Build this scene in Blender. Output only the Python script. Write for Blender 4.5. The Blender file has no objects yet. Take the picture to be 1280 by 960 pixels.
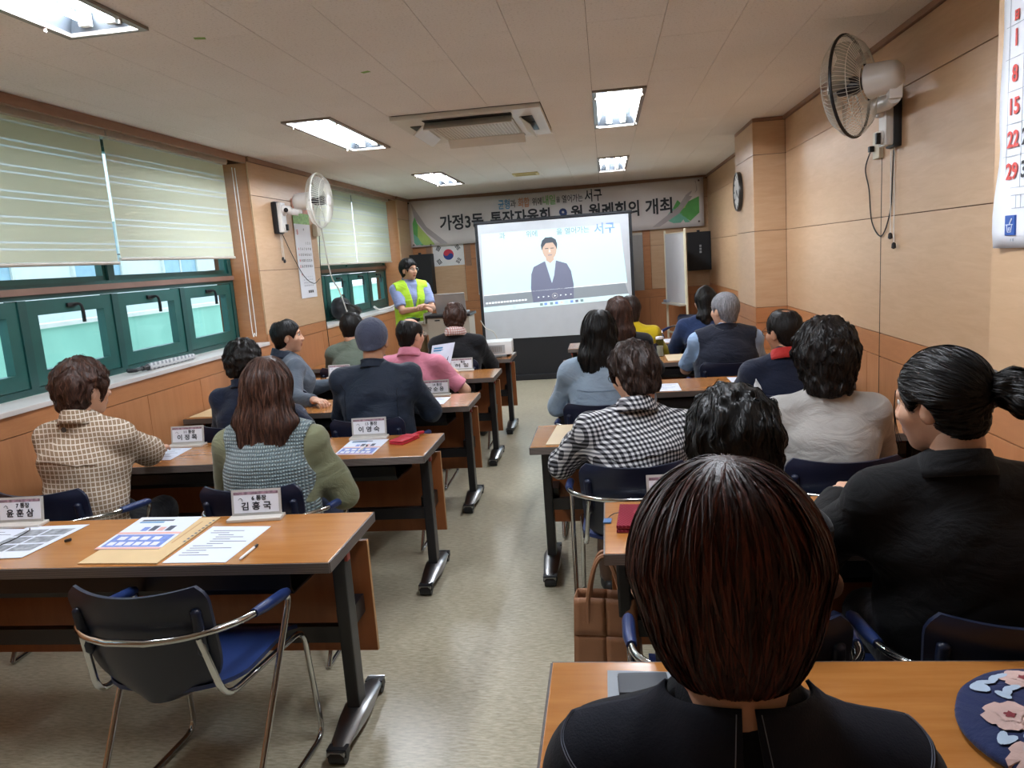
import bpy, bmesh, math, random
import numpy as np
from mathutils import Vector, Matrix, Euler
random.seed(7); RNG = np.random.default_rng(7)
SC = bpy.context.scene; COL = SC.collection
PI = math.pi
R = math.radians

# ------------------------------------------------------------------ camera, world, exposure
def cam_axes(yaw, pit, rol):
    cy, sy, cp, sp = math.cos(yaw), math.sin(yaw), math.cos(pit), math.sin(pit)
    f = Vector((-sy*cp, cy*cp, -sp)); r = Vector((cy, sy, 0)); u = r.cross(f)
    c, s = math.cos(rol), math.sin(rol)
    return c*r+s*u, -s*r+c*u, f
_r, _u, _f = cam_axes(R(7.512), R(9.286), R(-4.110))
cd = bpy.data.cameras.new('camera'); cd.sensor_width = 36; cd.lens = 954.95/1280*36
cd.clip_start = .02
cam = bpy.data.objects.new('camera', cd); COL.objects.link(cam)
cam.matrix_world = Matrix(((_r.x, _u.x, -_f.x, 0), (_r.y, _u.y, -_f.y, 0), (_r.z, _u.z, -_f.z, 1.62), (0, 0, 0, 1)))
SC.camera = cam
vs = SC.view_settings
vs.view_transform = 'Standard'; vs.look = 'None'; vs.gamma = 1; vs.use_curve_mapping = False
vs.exposure = 1.15
w = bpy.data.worlds.new('world'); SC.world = w; w.use_nodes = True
bg = w.node_tree.nodes['Background']
bg.inputs['Color'].default_value = (.80, .92, 1.0, 1); bg.inputs['Strength'].default_value = 1.2   # overcast daylight
TUBE_E = 66.0

# ------------------------------------------------------------------ helpers
def lin(c):
    if isinstance(c, str):
        c = c.lstrip('#'); c = [int(c[i:i+2], 16) for i in (0, 2, 4)]
    return tuple((v/255/12.92 if v/255 <= .04045 else ((v/255+.055)/1.055)**2.4) for v in c) + (1,)
def nn(nt, t, **kw):
    n = nt.nodes.new(t)
    for k, v in kw.items():
        if k in n.inputs.keys(): n.inputs[k].default_value = v
        else: setattr(n, k, v)
    return n
def L(nt, a, b): nt.links.new(a, b)
MATS = {}
def base_mat(name):
    m = bpy.data.materials.new(name); m.use_nodes = True; nt = m.node_tree
    return m, nt, nt.nodes['Principled BSDF']
def mapping(nt, scale=(1, 1, 1), rot=(0, 0, 0), coord='Object'):
    tc = nt.nodes.new('ShaderNodeTexCoord'); mp = nt.nodes.new('ShaderNodeMapping')
    mp.inputs['Scale'].default_value = scale; mp.inputs['Rotation'].default_value = rot
    L(nt, tc.outputs[coord], mp.inputs[0]); return mp.outputs[0]
def ramp(nt, fac, stops):
    r = nt.nodes.new('ShaderNodeValToRGB'); e = r.color_ramp.elements
    while len(e) < len(stops): e.new(.5)
    for k, (p, c) in zip(e, stops): k.position = p; k.color = lin(c) if not (isinstance(c, tuple) and len(c) == 4) else c
    L(nt, fac, r.inputs[0]); return r.outputs[0]
def add_bump(nt, bs, height, strength, dist=.01):
    b = nt.nodes.new('ShaderNodeBump'); b.inputs['Strength'].default_value = strength; b.inputs['Distance'].default_value = dist
    L(nt, height, b.inputs['Height']); L(nt, b.outputs[0], bs.inputs['Normal'])
def pm(name, c, rough=.5, metal=0, var=.08, vscale=6, bump=0, bscale=60, spec=None, coat=0, sheen=0, emit=None):
    """plain procedural material: colour with soft noise variation and optional noise bump"""
    if name in MATS: return MATS[name]
    m, nt, bs = base_mat(name); rgb = lin(c)
    v = mapping(nt)
    if var:
        n = nn(nt, 'ShaderNodeTexNoise', Scale=vscale, Detail=4.0); L(nt, v, n.inputs['Vector'])
        d = tuple(max(0, x*(1-var)) for x in rgb[:3])+(1,); b = tuple(min(1, x*(1+var)) for x in rgb[:3])+(1,)
        L(nt, ramp(nt, n.outputs[0], [(.3, d), (.7, b)]), bs.inputs['Base Color'])
    else: bs.inputs['Base Color'].default_value = rgb
    if bump:
        n2 = nn(nt, 'ShaderNodeTexNoise', Scale=bscale, Detail=3.0); L(nt, v, n2.inputs['Vector']); add_bump(nt, bs, n2.outputs[0], bump)
    bs.inputs['Roughness'].default_value = rough; bs.inputs['Metallic'].default_value = metal
    if spec is not None: bs.inputs['Specular IOR Level'].default_value = spec
    if coat: bs.inputs['Coat Weight'].default_value = coat; bs.inputs['Coat Roughness'].default_value = .1
    if sheen: bs.inputs['Sheen Weight'].default_value = sheen
    if emit: bs.inputs['Emission Color'].default_value = lin(emit[0]); bs.inputs['Emission Strength'].default_value = emit[1]
    MATS[name] = m; return m
def wood(name, c1, c2, scale=(1, 1, 12), rough=.4, coat=0, spec=.5):
    if name in MATS: return MATS[name]
    m, nt, bs = base_mat(name)
    v = mapping(nt, scale)
    a = nn(nt, 'ShaderNodeTexNoise', Scale=2.2, Detail=6.0, Roughness=.62, Distortion=.6); L(nt, v, a.inputs['Vector'])
    L(nt, ramp(nt, a.outputs[0], [(.28, c1), (.72, c2)]), bs.inputs['Base Color'])
    add_bump(nt, bs, a.outputs[0], .05)
    bs.inputs['Roughness'].default_value = rough; bs.inputs['Specular IOR Level'].default_value = spec
    if coat: bs.inputs['Coat Weight'].default_value = coat; bs.inputs['Coat Roughness'].default_value = .12
    MATS[name] = m; return m

class MB:
    """collects shapes into one mesh; mi = material slot of what is added next"""
    def __init__(s): s.v = []; s.f = []; s.m = []; s.mi = 0
    def add(s, vs, fs):
        o = len(s.v); s.v += [tuple(p) for p in vs]
        for f in fs: s.f.append(tuple(i+o for i in f)); s.m.append(s.mi)
        return s
    def box(s, x0, x1, y0, y1, z0, z1, M=None, bev=0):
        if bev:
            bm = bmesh.new(); bmesh.ops.create_cube(bm, size=1)
            for q in bm.verts: q.co = Vector((x0+(q.co.x+.5)*(x1-x0), y0+(q.co.y+.5)*(y1-y0), z0+(q.co.z+.5)*(z1-z0)))
            bmesh.ops.bevel(bm, geom=bm.edges[:], offset=bev, segments=2, profile=.7, affect='EDGES')
            return s.bm(bm, M)
        P = [Vector((x, y, z)) for z in (z0, z1) for y in (y0, y1) for x in (x0, x1)]
        if M is not None: P = [M @ p for p in P]
        return s.add(P, [(0, 2, 3, 1), (4, 5, 7, 6), (0, 1, 5, 4), (2, 6, 7, 3), (0, 4, 6, 2), (1, 3, 7, 5)])
    def bm(s, bm, M=None):
        bm.verts.ensure_lookup_table()
        P = [(M @ q.co if M is not None else q.co.copy()) for q in bm.verts]
        F = [[q.index for q in f.verts] for f in bm.faces]; bm.free(); return s.add(P, F)
    def tube(s, path, r, n=8, cap=True, closed=False):
        P = [Vector(p) for p in path]; k = len(P); rr = r if hasattr(r, '__len__') else [r]*k
        prev = None; rings = []
        for i in range(k):
            if closed: t = P[(i+1) % k]-P[i-1]
            else: t = P[min(i+1, k-1)]-P[max(i-1, 0)]
            t.normalize()
            if prev is None: a = t.orthogonal().normalized()
            else: a = (prev-t*prev.dot(t)); a = a.normalized() if a.length > 1e-6 else t.orthogonal().normalized()
            prev = a; b = t.cross(a)
            rings.append([P[i]+(a*math.cos(2*PI*j/n)+b*math.sin(2*PI*j/n))*rr[i] for j in range(n)])
        V = [p for g in rings for p in g]; F = []
        for i in range(k if closed else k-1):
            i2 = (i+1) % k
            for j in range(n): F.append((i*n+j, i*n+(j+1) % n, i2*n+(j+1) % n, i2*n+j))
        if cap and not closed: F.append(tuple(range(n))[::-1]); F.append(tuple((k-1)*n+j for j in range(n)))
        return s.add(V, F)
    def lathe(s, prof, n=24, M=None):
        V = [Vector((r*math.cos(2*PI*j/n), r*math.sin(2*PI*j/n), z)) for r, z in prof for j in range(n)]
        if M is not None: V = [M @ p for p in V]
        F = [(i*n+j, i*n+(j+1) % n, (i+1)*n+(j+1) % n, (i+1)*n+j) for i in range(len(prof)-1) for j in range(n)]
        F.append(tuple(range(n))[::-1]); F.append(tuple((len(prof)-1)*n+j for j in range(n)))
        return s.add(V, F)
    def prism(s, pts, z0, z1, M=None):
        n = len(pts); V = [Vector((x, y, z0)) for x, y in pts]+[Vector((x, y, z1)) for x, y in pts]
        if M is not None: V = [M @ p for p in V]
        F = [tuple(range(n))[::-1], tuple(range(n, 2*n))]+[(i, (i+1) % n, n+(i+1) % n, n+i) for i in range(n)]
        return s.add(V, F)
    def grid(s, fn, nu, nv):
        V = [fn(i/nu, j/nv) for j in range(nv+1) for i in range(nu+1)]
        F = [(j*(nu+1)+i, j*(nu+1)+i+1, (j+1)*(nu+1)+i+1, (j+1)*(nu+1)+i) for j in range(nv) for i in range(nu)]
        return s.add(V, F)
    def mesh(s, name, mats, smooth=False, angle=None):
        me = bpy.data.meshes.new(name); me.from_pydata(s.v, [], s.f); me.update()
        for m in (mats if isinstance(mats, (list, tuple)) else [mats]): me.materials.append(m)
        if any(s.m): me.polygons.foreach_set('material_index', s.m)
        if smooth:
            me.polygons.foreach_set('use_smooth', [True]*len(s.f))
            if angle: me.set_sharp_from_angle(angle=R(angle))
        return me
    def build(s, name, mats, parent=None, smooth=False, angle=40, loc=None):
        o = bpy.data.objects.new(name, s.mesh(name, mats, smooth, angle)); COL.objects.link(o)
        if parent is not None: o.parent = parent
        if loc is not None: o.location = loc
        return o
def tag(o, label=None, cat=None, group=None, kind=None):
    for k, v in (('label', label), ('category', cat), ('group', group), ('kind', kind)):
        if v: o[k] = v
    return o
def thing(name, label, cat, loc=(0, 0, 0), rz=0, group=None, parent=None):
    o = bpy.data.objects.new(name, None); COL.objects.link(o); o.empty_display_size = .05
    o.location = loc; o.rotation_euler = (0, 0, rz)
    if parent is not None: o.parent = parent
    return tag(o, label, cat, group)
def link_mesh(name, me, parent=None, loc=(0, 0, 0), rot=None, scale=None):
    o = bpy.data.objects.new(name, me); COL.objects.link(o); o.location = loc
    if rot is not None: o.rotation_euler = rot
    if scale is not None: o.scale = scale
    if parent is not None: o.parent = parent
    return o
def copy_tree(o, parent=None):
    c = o.copy(); COL.objects.link(c)
    if parent is not None: c.parent = parent
    for ch in o.children: copy_tree(ch, c)
    return c
def box(name, x0, x1, y0, y1, z0, z1, mat, parent=None, bev=0, M=None):
    return MB().box(x0, x1, y0, y1, z0, z1, M, bev).build(name, mat, parent)
def bez(pts, n=8):
    """Catmull-Rom path through pts"""
    P = [Vector(p) for p in pts]; P = [2*P[0]-P[1]]+P+[2*P[-1]-P[-2]]; out = []
    for i in range(1, len(P)-2):
        for k in range(n):
            t = k/n; a, b, c, d = P[i-1:i+3]
            out.append(.5*((2*b)+(c-a)*t+(2*a-5*b+4*c-d)*t*t+(3*b-a-3*c+d)*t**3))
    out.append(P[-2]); return out
def fillet(pts, r, n=5, closed=False):
    """polyline with rounded corners"""
    P = [Vector(p) for p in pts]; out = [] if closed else [P[0]]; k = len(P)
    for i in (range(k) if closed else range(1, k-1)):
        a, b, c = P[i-1], P[i], P[(i+1) % k]; u = (a-b); v = (c-b)
        rr = min(r, u.length*.45, v.length*.45); p0 = b+u.normalized()*rr; p2 = b+v.normalized()*rr
        for j in range(n+1):
            t = j/n; out.append(p0*(1-t)**2+b*2*t*(1-t)+p2*t*t)
    if not closed: out.append(P[-1])
    return out
_TXT = {}
_TS = bpy.data.scenes.new('lettering_workspace')   # removed at the end
def text_mesh(body, size=.1, bold=0, extrude=.0005, align='CENTER', shear=0):
    key = (body, size, bold, extrude, align, shear)
    if key in _TXT: return _TXT[key]
    c = bpy.data.curves.new('lettering', 'FONT'); c.body = body; c.size = size; c.offset = bold; c.extrude = extrude
    c.align_x = align; c.align_y = 'CENTER'; c.resolution_u = 3; c.shear = shear
    o = bpy.data.objects.new('lettering', c); _TS.collection.objects.link(o); _TS.view_layers[0].update()
    me = bpy.data.meshes.new_from_object(o.evaluated_get(_TS.view_layers[0].depsgraph))
    bpy.data.objects.remove(o); bpy.data.curves.remove(c); _TXT[key] = me; return me
def text(body, size, mat, parent, M, bold=0, align='CENTER', name='lettering', fit=None, extrude=.0005):
    me = text_mesh(body, size, bold, extrude, align).copy(); me.materials.clear(); me.materials.append(mat)
    if fit:
        xs = [q.co.x for q in me.vertices]
        if xs:
            wd = max(xs)-min(xs); cx = (max(xs)+min(xs))/2; k = fit/max(wd, 1e-6)
            for q in me.vertices: q.co.x = (q.co.x-cx)*k
    me.transform(M); o = bpy.data.objects.new(name, me); COL.objects.link(o); o.parent = parent; return o
def frame(o, xdir, ydir):
    """matrix whose local XY plane lies along xdir, ydir at origin o"""
    x = Vector(xdir).normalized(); y = Vector(ydir); y = (y-x*y.dot(x)).normalized(); z = x.cross(y)
    return Matrix(((x.x, y.x, z.x, o[0]), (x.y, y.y, z.y, o[1]), (x.z, y.z, z.z, o[2]), (0, 0, 0, 1)))
# ------------------------------------------------------------------ the room
XL, XR, YB, YF, ZC, XW = -2.87, 1.50, 11.45, -1.6, 2.60, -3.15
XP = 1.232
M_panel = wood('panel_wood', '#bd9a76', '#c9a886', (2, 2, 14), .38)
M_rail = wood('rail_wood', '#ab734a', '#b98055', (3, 3, 16), .36)
M_wains = wood('wainscot_wood', '#ad744b', '#bb8258', (9, 9, 1.2), .36)
M_trim = wood('trim_wood', '#8a6650', '#98745c', (3, 3, 16), .4)
M_groove = pm('groove_dark', '#5b3a22', .8)
M_ceil_back = pm('ceiling_void', '#5c544c', .9)
def ceiling_tile_mat():
    m, nt, bs = base_mat('ceiling_tile'); v = mapping(nt, coord='Object')
    oi = nt.nodes.new('ShaderNodeObjectInfo'); add = nn(nt, 'ShaderNodeVectorMath', operation='ADD')
    L(nt, v, add.inputs[0]); L(nt, oi.outputs['Location'], add.inputs[1])
    n = nn(nt, 'ShaderNodeTexNoise', Scale=95.0, Detail=3.0, Roughness=.7); L(nt, add.outputs[0], n.inputs['Vector'])
    c1 = ramp(nt, n.outputs[0], [(.30, '#cac7c3'), (.42, '#ecebe9'), (.7, '#f1f0ee')])
    n2 = nn(nt, 'ShaderNodeTexNoise', Scale=1.3, Detail=3.0); L(nt, add.outputs[0], n2.inputs['Vector'])
    mx = nn(nt, 'ShaderNodeMix', data_type='RGBA', blend_type='MULTIPLY'); mx.inputs[0].default_value = .5
    L(nt, c1, mx.inputs[6]); L(nt, ramp(nt, n2.outputs[0], [(.3, '#efede9'), (.7, '#ffffff')]), mx.inputs[7])
    L(nt, mx.outputs[2], bs.inputs['Base Color']); bs.inputs['Roughness'].default_value = .85
    add_bump(nt, bs, n.outputs[0], .25, .004); return m
def floor_mat():
    m, nt, bs = base_mat('floor_vinyl'); v = mapping(nt, (1, 1, 1), (0, 0, R(35)))
    v2 = mapping(nt, (26, 110, 1), (0, 0, R(35)))
    n = nn(nt, 'ShaderNodeTexNoise', Scale=1.0, Detail=4.0, Roughness=.65); L(nt, v2, n.inputs['Vector'])
    c = ramp(nt, n.outputs[0], [(.28, '#948b73'), (.5, '#b2aa93'), (.72, '#cbc4ae')])
    n2 = nn(nt, 'ShaderNodeTexNoise', Scale=3.0, Detail=2.0); L(nt, v, n2.inputs['Vector'])
    mx = nn(nt, 'ShaderNodeMix', data_type='RGBA', blend_type='MULTIPLY'); mx.inputs[0].default_value = .35
    L(nt, c, mx.inputs[6]); L(nt, ramp(nt, n2.outputs[0], [(.3, '#d9d5cb'), (.7, '#ffffff')]), mx.inputs[7])
    L(nt, mx.outputs[2], bs.inputs['Base Color'])
    bs.inputs['Roughness'].default_value = .3; bs.inputs['Specular IOR Level'].default_value = .5
    add_bump(nt, bs, n.outputs[0], .08, .003); return m
M_tile = ceiling_tile_mat()
fl = box('floor', XW-.1, XR+.1, YF, YB+.1, -.05, 0, floor_mat()); fl['kind'] = 'structure'
ceil = box('ceiling', XW-.1, XR+.1, YF, YB+.1, 2.69, 2.74, M_ceil_back); ceil['kind'] = 'structure'
# lamps and the air conditioner sit in the tile grid
TX, TY = .335, .355
LAMPS = [(-2.04, 1.54), (-2.04, 4.95), (-2.04, 8.36), (-.03, 1.54), (-.03, 4.95), (-.03, 8.36)]
HOLES = [(x, x+TX, y, y+4*TY) for x, y in LAMPS]+[(-1.37, -1.37+3*TX, 5.13, 6.26)]
tile_me = {}
def tile(x0, x1, y0, y1):
    w, d = round(x1-x0, 4), round(y1-y0, 4)
    if w < .02 or d < .02: return
    if (w, d) not in tile_me:
        tile_me[(w, d)] = MB().box(.001, w-.001, .001, d-.001, 0, .012, bev=.0012).mesh('tile', M_tile)
    link_mesh('tile', tile_me[(w, d)], ceil, (x0, y0, ZC))
xs = [-.03+TX*k for k in range(-9, 6)]
for k in range(-9, 5):
    x0, x1 = max(-.03+TX*k, XL-.01), min(-.03+TX*(k+1), XR)
    if x1-x0 < .03: continue
    j = 4.95+TY*(-20 + (k % 2)); ys = []
    while j < YB:
        ys.append((max(j, YF), min(j+2*TY, YB))); j += 2*TY
    for a, b in ys:
        if b-a < .03: continue
        seg = [(a, b)]
        for hx0, hx1, hy0, hy1 in HOLES:
            if hx0 < (x0+x1)/2 < hx1:
                out = []
                for p, q in seg:
                    if q <= hy0+1e-4 or p >= hy1-1e-4: out.append((p, q)); continue
                    if p < hy0-1e-4: out.append((p, hy0))
                    if q > hy1+1e-4: out.append((hy1, q))
                seg = out
        for p, q in seg: tile(x0, x1, p, q)
# strips of ceiling over the window recess
def panel_wall(parent, plane, axis, a0, a1, rows, mats, t=.012, gap=.004, cuts=None):
    """panels on a wall. axis 'y': wall in plane x=plane facing sign; axis 'x': wall in plane y=plane. rows = [(z0,z1,mat,[cuts])]"""
    sgn = 1
    if isinstance(plane, tuple): plane, sgn = plane
    for z0, z1, m, cuts in rows:
        e = [a0]+[c for c in cuts if a0+.02 < c < a1-.02]+[a1]
        for p, q in zip(e, e[1:]):
            lo, hi = (plane-t, plane) if sgn > 0 else (plane, plane+t)
            g = gap/2
            if axis == 'y': b = MB().box(lo, hi, p+g, q-g, z0+g, z1-g, bev=.0015)
            else: b = MB().box(p+g, q-g, lo, hi, z0+g, z1-g, bev=.0015)
            b.build('panel', m, parent)
def struct(name, mb, mat):
    o = mb.build(name, mat); o['kind'] = 'structure'; return o
# right wall: backing, pilasters, panels
wr = struct('wall_right', MB().box(XR, XR+.1, YF, YB+.1, 0, 2.69), M_groove)
wc = [1.5+.63*k for k in range(-5, 18)]
def rows_right(a, b, cut=()):
    return [(.10, .94, M_wains, [4.65+.63*k*2 for k in range(-6, 8)] if not cut else []), (.94, 1.07, M_rail, []), (1.07, 1.70, M_panel, cut), (1.70, 2.31, M_panel, cut), (2.31, 2.57, M_panel, cut)]
panel_wall(wr, (XR, 1), 'y', 2.66, 6.63, rows_right(0, 0), None)
panel_wall(wr, (XR, 1), 'y', 7.49, YB, rows_right(0, 0), None)
for name, y0, y1 in (('wall_pilaster_far', 6.63, 7.49), ('wall_pilaster_near', 1.75, 2.66)):
    p = struct(name, MB().box(XP+.012, XR, y0+.012, y1-.012, 0, 2.6), M_groove)
    rr = [(.0, .10, M_trim, []), (.10, .94, M_wains, []), (.94, 1.07, M_rail, []), (1.07, 1.70, M_panel, []), (1.70, 2.31, M_panel, []), (2.31, 2.57, M_panel, []), (2.57, 2.599, M_trim, [])]
    panel_wall(p, (XP+.012, 1), 'y', y0, y1, rr, None)
    panel_wall(p, (y0+.012, 1), 'x', XP, XR-.012, rr, None)
    panel_wall(p, (y1-.012, -1), 'x', XP, XR-.012, rr, None)
panel_wall(wr, (XR, 1), 'y', YF, 1.75, rows_right(0, 0), None)
for i, (a, b) in enumerate(((2.66, 6.63), (7.49, YB), (YF, 1.75))):
    t = struct('trim_%d' % (i+1), MB().box(XR-.03, XR-.001, a, b, 2.572, 2.599), M_trim)
    t = struct('baseboard_right_%d' % (i+1), MB().box(XR-.016, XR-.001, a, b, 0, .098), M_trim)
# back wall
wb = struct('wall_back', MB().box(XW-.1, XR, YB, YB+.1, 0, 2.69), M_groove)
R1, R2 = [(-2.87, -2.60), (-2.08, -1.72), (.55, .66), (1.40, 1.50)], 0
e = [-2.87, -2.60, -2.09, -1.74, -.6, .55, .66, 1.5]
cutx = e[1:-1]
panel_wall(wb, (YB, 1), 'x', XL, XR, [(.10, .92, M_wains, [-2.5, -1.9, -1.25, -.6, 0., .62, 1.2]), (.92, 1.04, M_rail, [])], None)
for p, q, m in ((XL, -2.60, M_rail), (-2.60, -2.09, M_panel), (-2.09, -1.74, M_rail), (-1.74, -.6, M_panel), (-.6, .55, M_panel), (.55, .66, M_rail), (.66, XR, M_panel)):
    panel_wall(wb, (YB, 1), 'x', p, q, [(1.04, 1.665, m, []), (1.665, 2.30, m, []), (2.30, 2.55, m, [])], None)
struct('trim_4', MB().box(XL, XR-.03, YB-.03, YB-.001, 2.552, 2.599), M_trim)
struct('baseboard_back', MB().box(XL, XR-.02, YB-.016, YB-.001, 0, .098), M_trim)
# wall behind the camera
wf = struct('wall_front', MB().box(XW-.1, XR, YF-.1, YF, 0, 2.69), M_panel)
# left wall: piers between windows, low wall under windows, lintel
wl = struct('wall_left', MB().box(XW-.12, XL-.012, -.16, -.12, 0, 2.6), M_groove)
PIERS = [(YF, -.12), (1.50, 2.98), (6.17, 7.56), (10.745, YB)]
WINS = [(2.98, 6.17), (7.56, 10.745), (-.12, 1.50)]
M_sill = pm('sill_stone', '#cfcac6', .35, var=.05)
for a, b in PIERS:
    MB().box(XW-.12, XL-.012, a+.012, b-.012, 0, 2.69).build('pier', M_groove, wl)
    rr = [(.10, 1.036, M_wains, [a+.63, a+1.26]), (1.036, 1.134, M_rail, []), (1.134, 1.67, M_panel, []), (1.67, 2.29, M_panel, []), (2.29, 2.56, M_panel, [])]
    panel_wall(wl, (XL-.012, -1), 'y', a, b, rr, None)
    panel_wall(wl, (a+.012, 1), 'x', XW+.03, XL-.012, [(1.07, 2.55, M_rail, [])], None)
    panel_wall(wl, (b-.012, -1), 'x', XW+.03, XL-.012, [(1.07, 2.55, M_rail, [])], None)
for i, (a, b) in enumerate(WINS):
    MB().box(XW-.12, XL-.012, a-.012, b+.012, 0, 1.045).build('low_wall', M_groove, wl)
    panel_wall(wl, (XL-.012, -1), 'y', a, b, [(.10, .943, M_wains, [4.38+.63*k for k in range(-8, 12)]), (.943, 1.045, M_rail, [])], None)
    s = struct('trim_%d' % (10+i), MB().box(XW+.03, XL+.012, a+.001, b-.001, 1.045, 1.072, bev=.004), M_sill)
    MB().box(XW-.12, XL-.17, a-.012, b+.012, 2.56, 2.69).box(XL-.17, XL-.10, a-.012, b+.012, 2.60, 2.69).build('lintel', M_panel, wl)
    s = struct('trim_%d' % (20+i), MB().box(XL-.035, XL-.004, a+.001, b-.001, 2.545, 2.598).box(XL-.10, XL-.035, a+.001, b-.001, 2.575, 2.598), M_trim)
struct('baseboard_left', MB().box(XL+.001, XL+.014, YF, YB-.02, 0, .098), M_trim)
struct('trim_30', MB().box(XL+.001, XL+.014, 6.17, 7.56, 2.56, 2.598), M_trim)
struct('trim_31', MB().box(XL+.001, XL+.014, 10.745, YB-.03, 2.56, 2.598), M_trim)

# windows
M_green = pm('window_frame_green', '#1a4744', .35, var=.1)
M_green2 = pm('window_sash_green', '#1f544f', .35, var=.1)
M_black = pm('black_plastic', '#15161a', .45)
M_brownbar = pm('transom_brown', '#7d6053', .4)
def glass_mat(name, tint=(.93, .98, 1, 1)):
    m = bpy.data.materials.new(name); m.use_nodes = True; nt = m.node_tree; nt.nodes.clear()
    o = nt.nodes.new('ShaderNodeOutputMaterial'); t = nn(nt, 'ShaderNodeBsdfTransparent', Color=tint); g = nn(nt, 'ShaderNodeBsdfGlossy', Roughness=.02)
    fr = nn(nt, 'ShaderNodeFresnel', IOR=1.35); mx = nt.nodes.new('ShaderNodeMixShader')
    ge = nt.nodes.new('ShaderNodeNewGeometry'); inv = nn(nt, 'ShaderNodeMath', operation='SUBTRACT'); inv.inputs[0].default_value = 1; L(nt, ge.outputs['Backfacing'], inv.inputs[1])
    mu = nn(nt, 'ShaderNodeMath', operation='MULTIPLY'); L(nt, fr.outputs[0], mu.inputs[0]); L(nt, inv.outputs[0], mu.inputs[1])
    L(nt, mu.outputs[0], mx.inputs[0]); L(nt, t.outputs[0], mx.inputs[1]); L(nt, g.outputs[0], mx.inputs[2]); L(nt, mx.outputs[0], o.inputs[0]); return m
M_glass = glass_mat('window_glass')
def make_window(n, a, b):
    root = bpy.data.objects.new('window_%d' % n, None); COL.objects.link(root); root.location = (XW, a, 1.072); root['kind'] = 'structure'
    w = b-a; H1, H2, H3 = .035, .51, 1.475
    fr = MB()
    fr.box(-.05, .03, .002, .05, 0, H3).box(-.05, .03, w-.05, w-.002, 0, H3).box(-.05, .03, .05, w-.05, 0, H1).box(-.05, .03, .05, w-.05, H3-.04, H3)
    fr.box(-.05, .03, .05, w-.05, H2+.002, H2+.03).box(-.05, .03, .05, w-.05, H2+.062, H2+.085)
    st = w/4
    for k in (1, 2, 3): fr.box(-.05, .03, k*st-.03, k*st+.03, H1, H2)
    fr.box(-.05, .03, w/2-.03, w/2+.03, H2+.085, H3-.04)
    fr.build('window_frame', M_green, root)
    box('transom', .0, .05, .01, w-.01, H2+.028, H2+.064, M_brownbar, root)
    for k in range(2):
        p0, p1 = (.05, w/2-.03) if k == 0 else (w/2+.03, w-.05)
        f = MB().box(-.035, .012, p0, p0+.03, H2+.085, H3-.04).box(-.035, .012, p1-.03, p1, H2+.085, H3-.04).box(-.035, .012, p0+.03, p1-.03, H2+.085, H2+.115).box(-.035, .012, p0+.03, p1-.03, H3-.07, H3-.04).build('upper_sash', M_green2, root)
        box('pane', -.014, -.008, p0+.03, p1-.03, H2+.115, H3-.07, M_glass, f)
    for k in range(4):
        p0 = k*st+(.05 if k == 0 else .03); p1 = (k+1)*st-(.05 if k == 3 else .03)
        s = MB(); t = .085
        s.box(-.03, .022, p0+.003, p0+t, H1+.003, H2-.003).box(-.03, .022, p1-t, p1-.003, H1+.003, H2-.003).box(-.03, .022, p0+t, p1-t, H1+.003, H1+t).box(-.03, .022, p0+t, p1-t, H2-t, H2-.003)
        so = s.build('sash', M_green2, root)
        box('pane', -.012, -.006, p0+t, p1-t, H1+t, H2-t, M_glass, so)
        c = (p0+p1)/2; hm = MB().box(.022, .036, c-.05, c+.03, H2-.055, H2-.032, bev=.003)
        hm.tube(bez([(.036, c+.0, H2-.043), (.06, c+.02, H2-.045), (.062, c+.034, H2-.08), (.058, c+.04, H2-.15)], 6), [.008]*6+[.009]*6+[.011]*7, 8)
        hm.build('window_handle', M_black, so, True)
    return root
for i, (a, b) in enumerate(WINS): make_window(i+1, a, b)

# outside: green rendered parapet wall and a pale apartment block, lit by the sky
M_ogreen = pm('outside_green', '#8cc4b2', .9, var=.1, vscale=1.5)
M_owhite = pm('outside_white', '#dfe6ea', .8, var=.04)
M_ocream = pm('outside_coping', '#d9dcd6', .8)
M_oglass = pm('outside_window', '#8fb4c8', .15)
ground = struct('outside_ground', MB().box(-30, XW-.2, -12, 40, -3.3, -3.2), pm('outside_paving', '#9aa09c', .9))
gw = MB().box(-6.2, -6.0, -6, 30, -3.2, 1.24).build('boundary_wall', M_ogreen)
tag(gw, 'green rendered boundary wall outside the windows', 'wall')
MB().box(-6.24, -5.96, -6, 30, 1.24, 1.285).build('coping', M_ocream, gw)
bl = thing('apartment_building', 'pale apartment block behind the green boundary wall', 'building', (-11, 8, -3.2))
MB().box(-4, 0, -16, 24, 0, 11.5).build('facade', M_owhite, bl)
for k in range(11):
    for fl_ in range(3):
        y = -13+k*3.3; z = 2.0+fl_*2.9
        f = MB().box(-.02, .07, y, y+1.7, z, z+.07).box(-.02, .07, y, y+1.7, z+1.38, z+1.45).box(-.02, .07, y, y+.07, z+.07, z+1.38).box(-.02, .07, y+1.63, y+1.7, z+.07, z+1.38).box(-.02, .05, y+.82, y+.88, z+.07, z+1.38).build('window', M_ocream, bl)
        box('pane', -.02, .03, y+.07, y+1.63, z+.07, z+1.38, M_oglass, f)
for k, z in enumerate((3.9, 4.6, 5.05)):
    MB().tube([(-8.5, -6, z-3.2+.6), (-8.3, 10, z-3.2+.25), (-8.5, 28, z-3.2+.8)], .012, 5).build('power_cable', M_black)
    tag(COL.objects[-1], 'thin black overhead cable strung outside, %s of three' % ('lowest', 'middle', 'highest')[k], 'cable', 'overhead cables outside')

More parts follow.
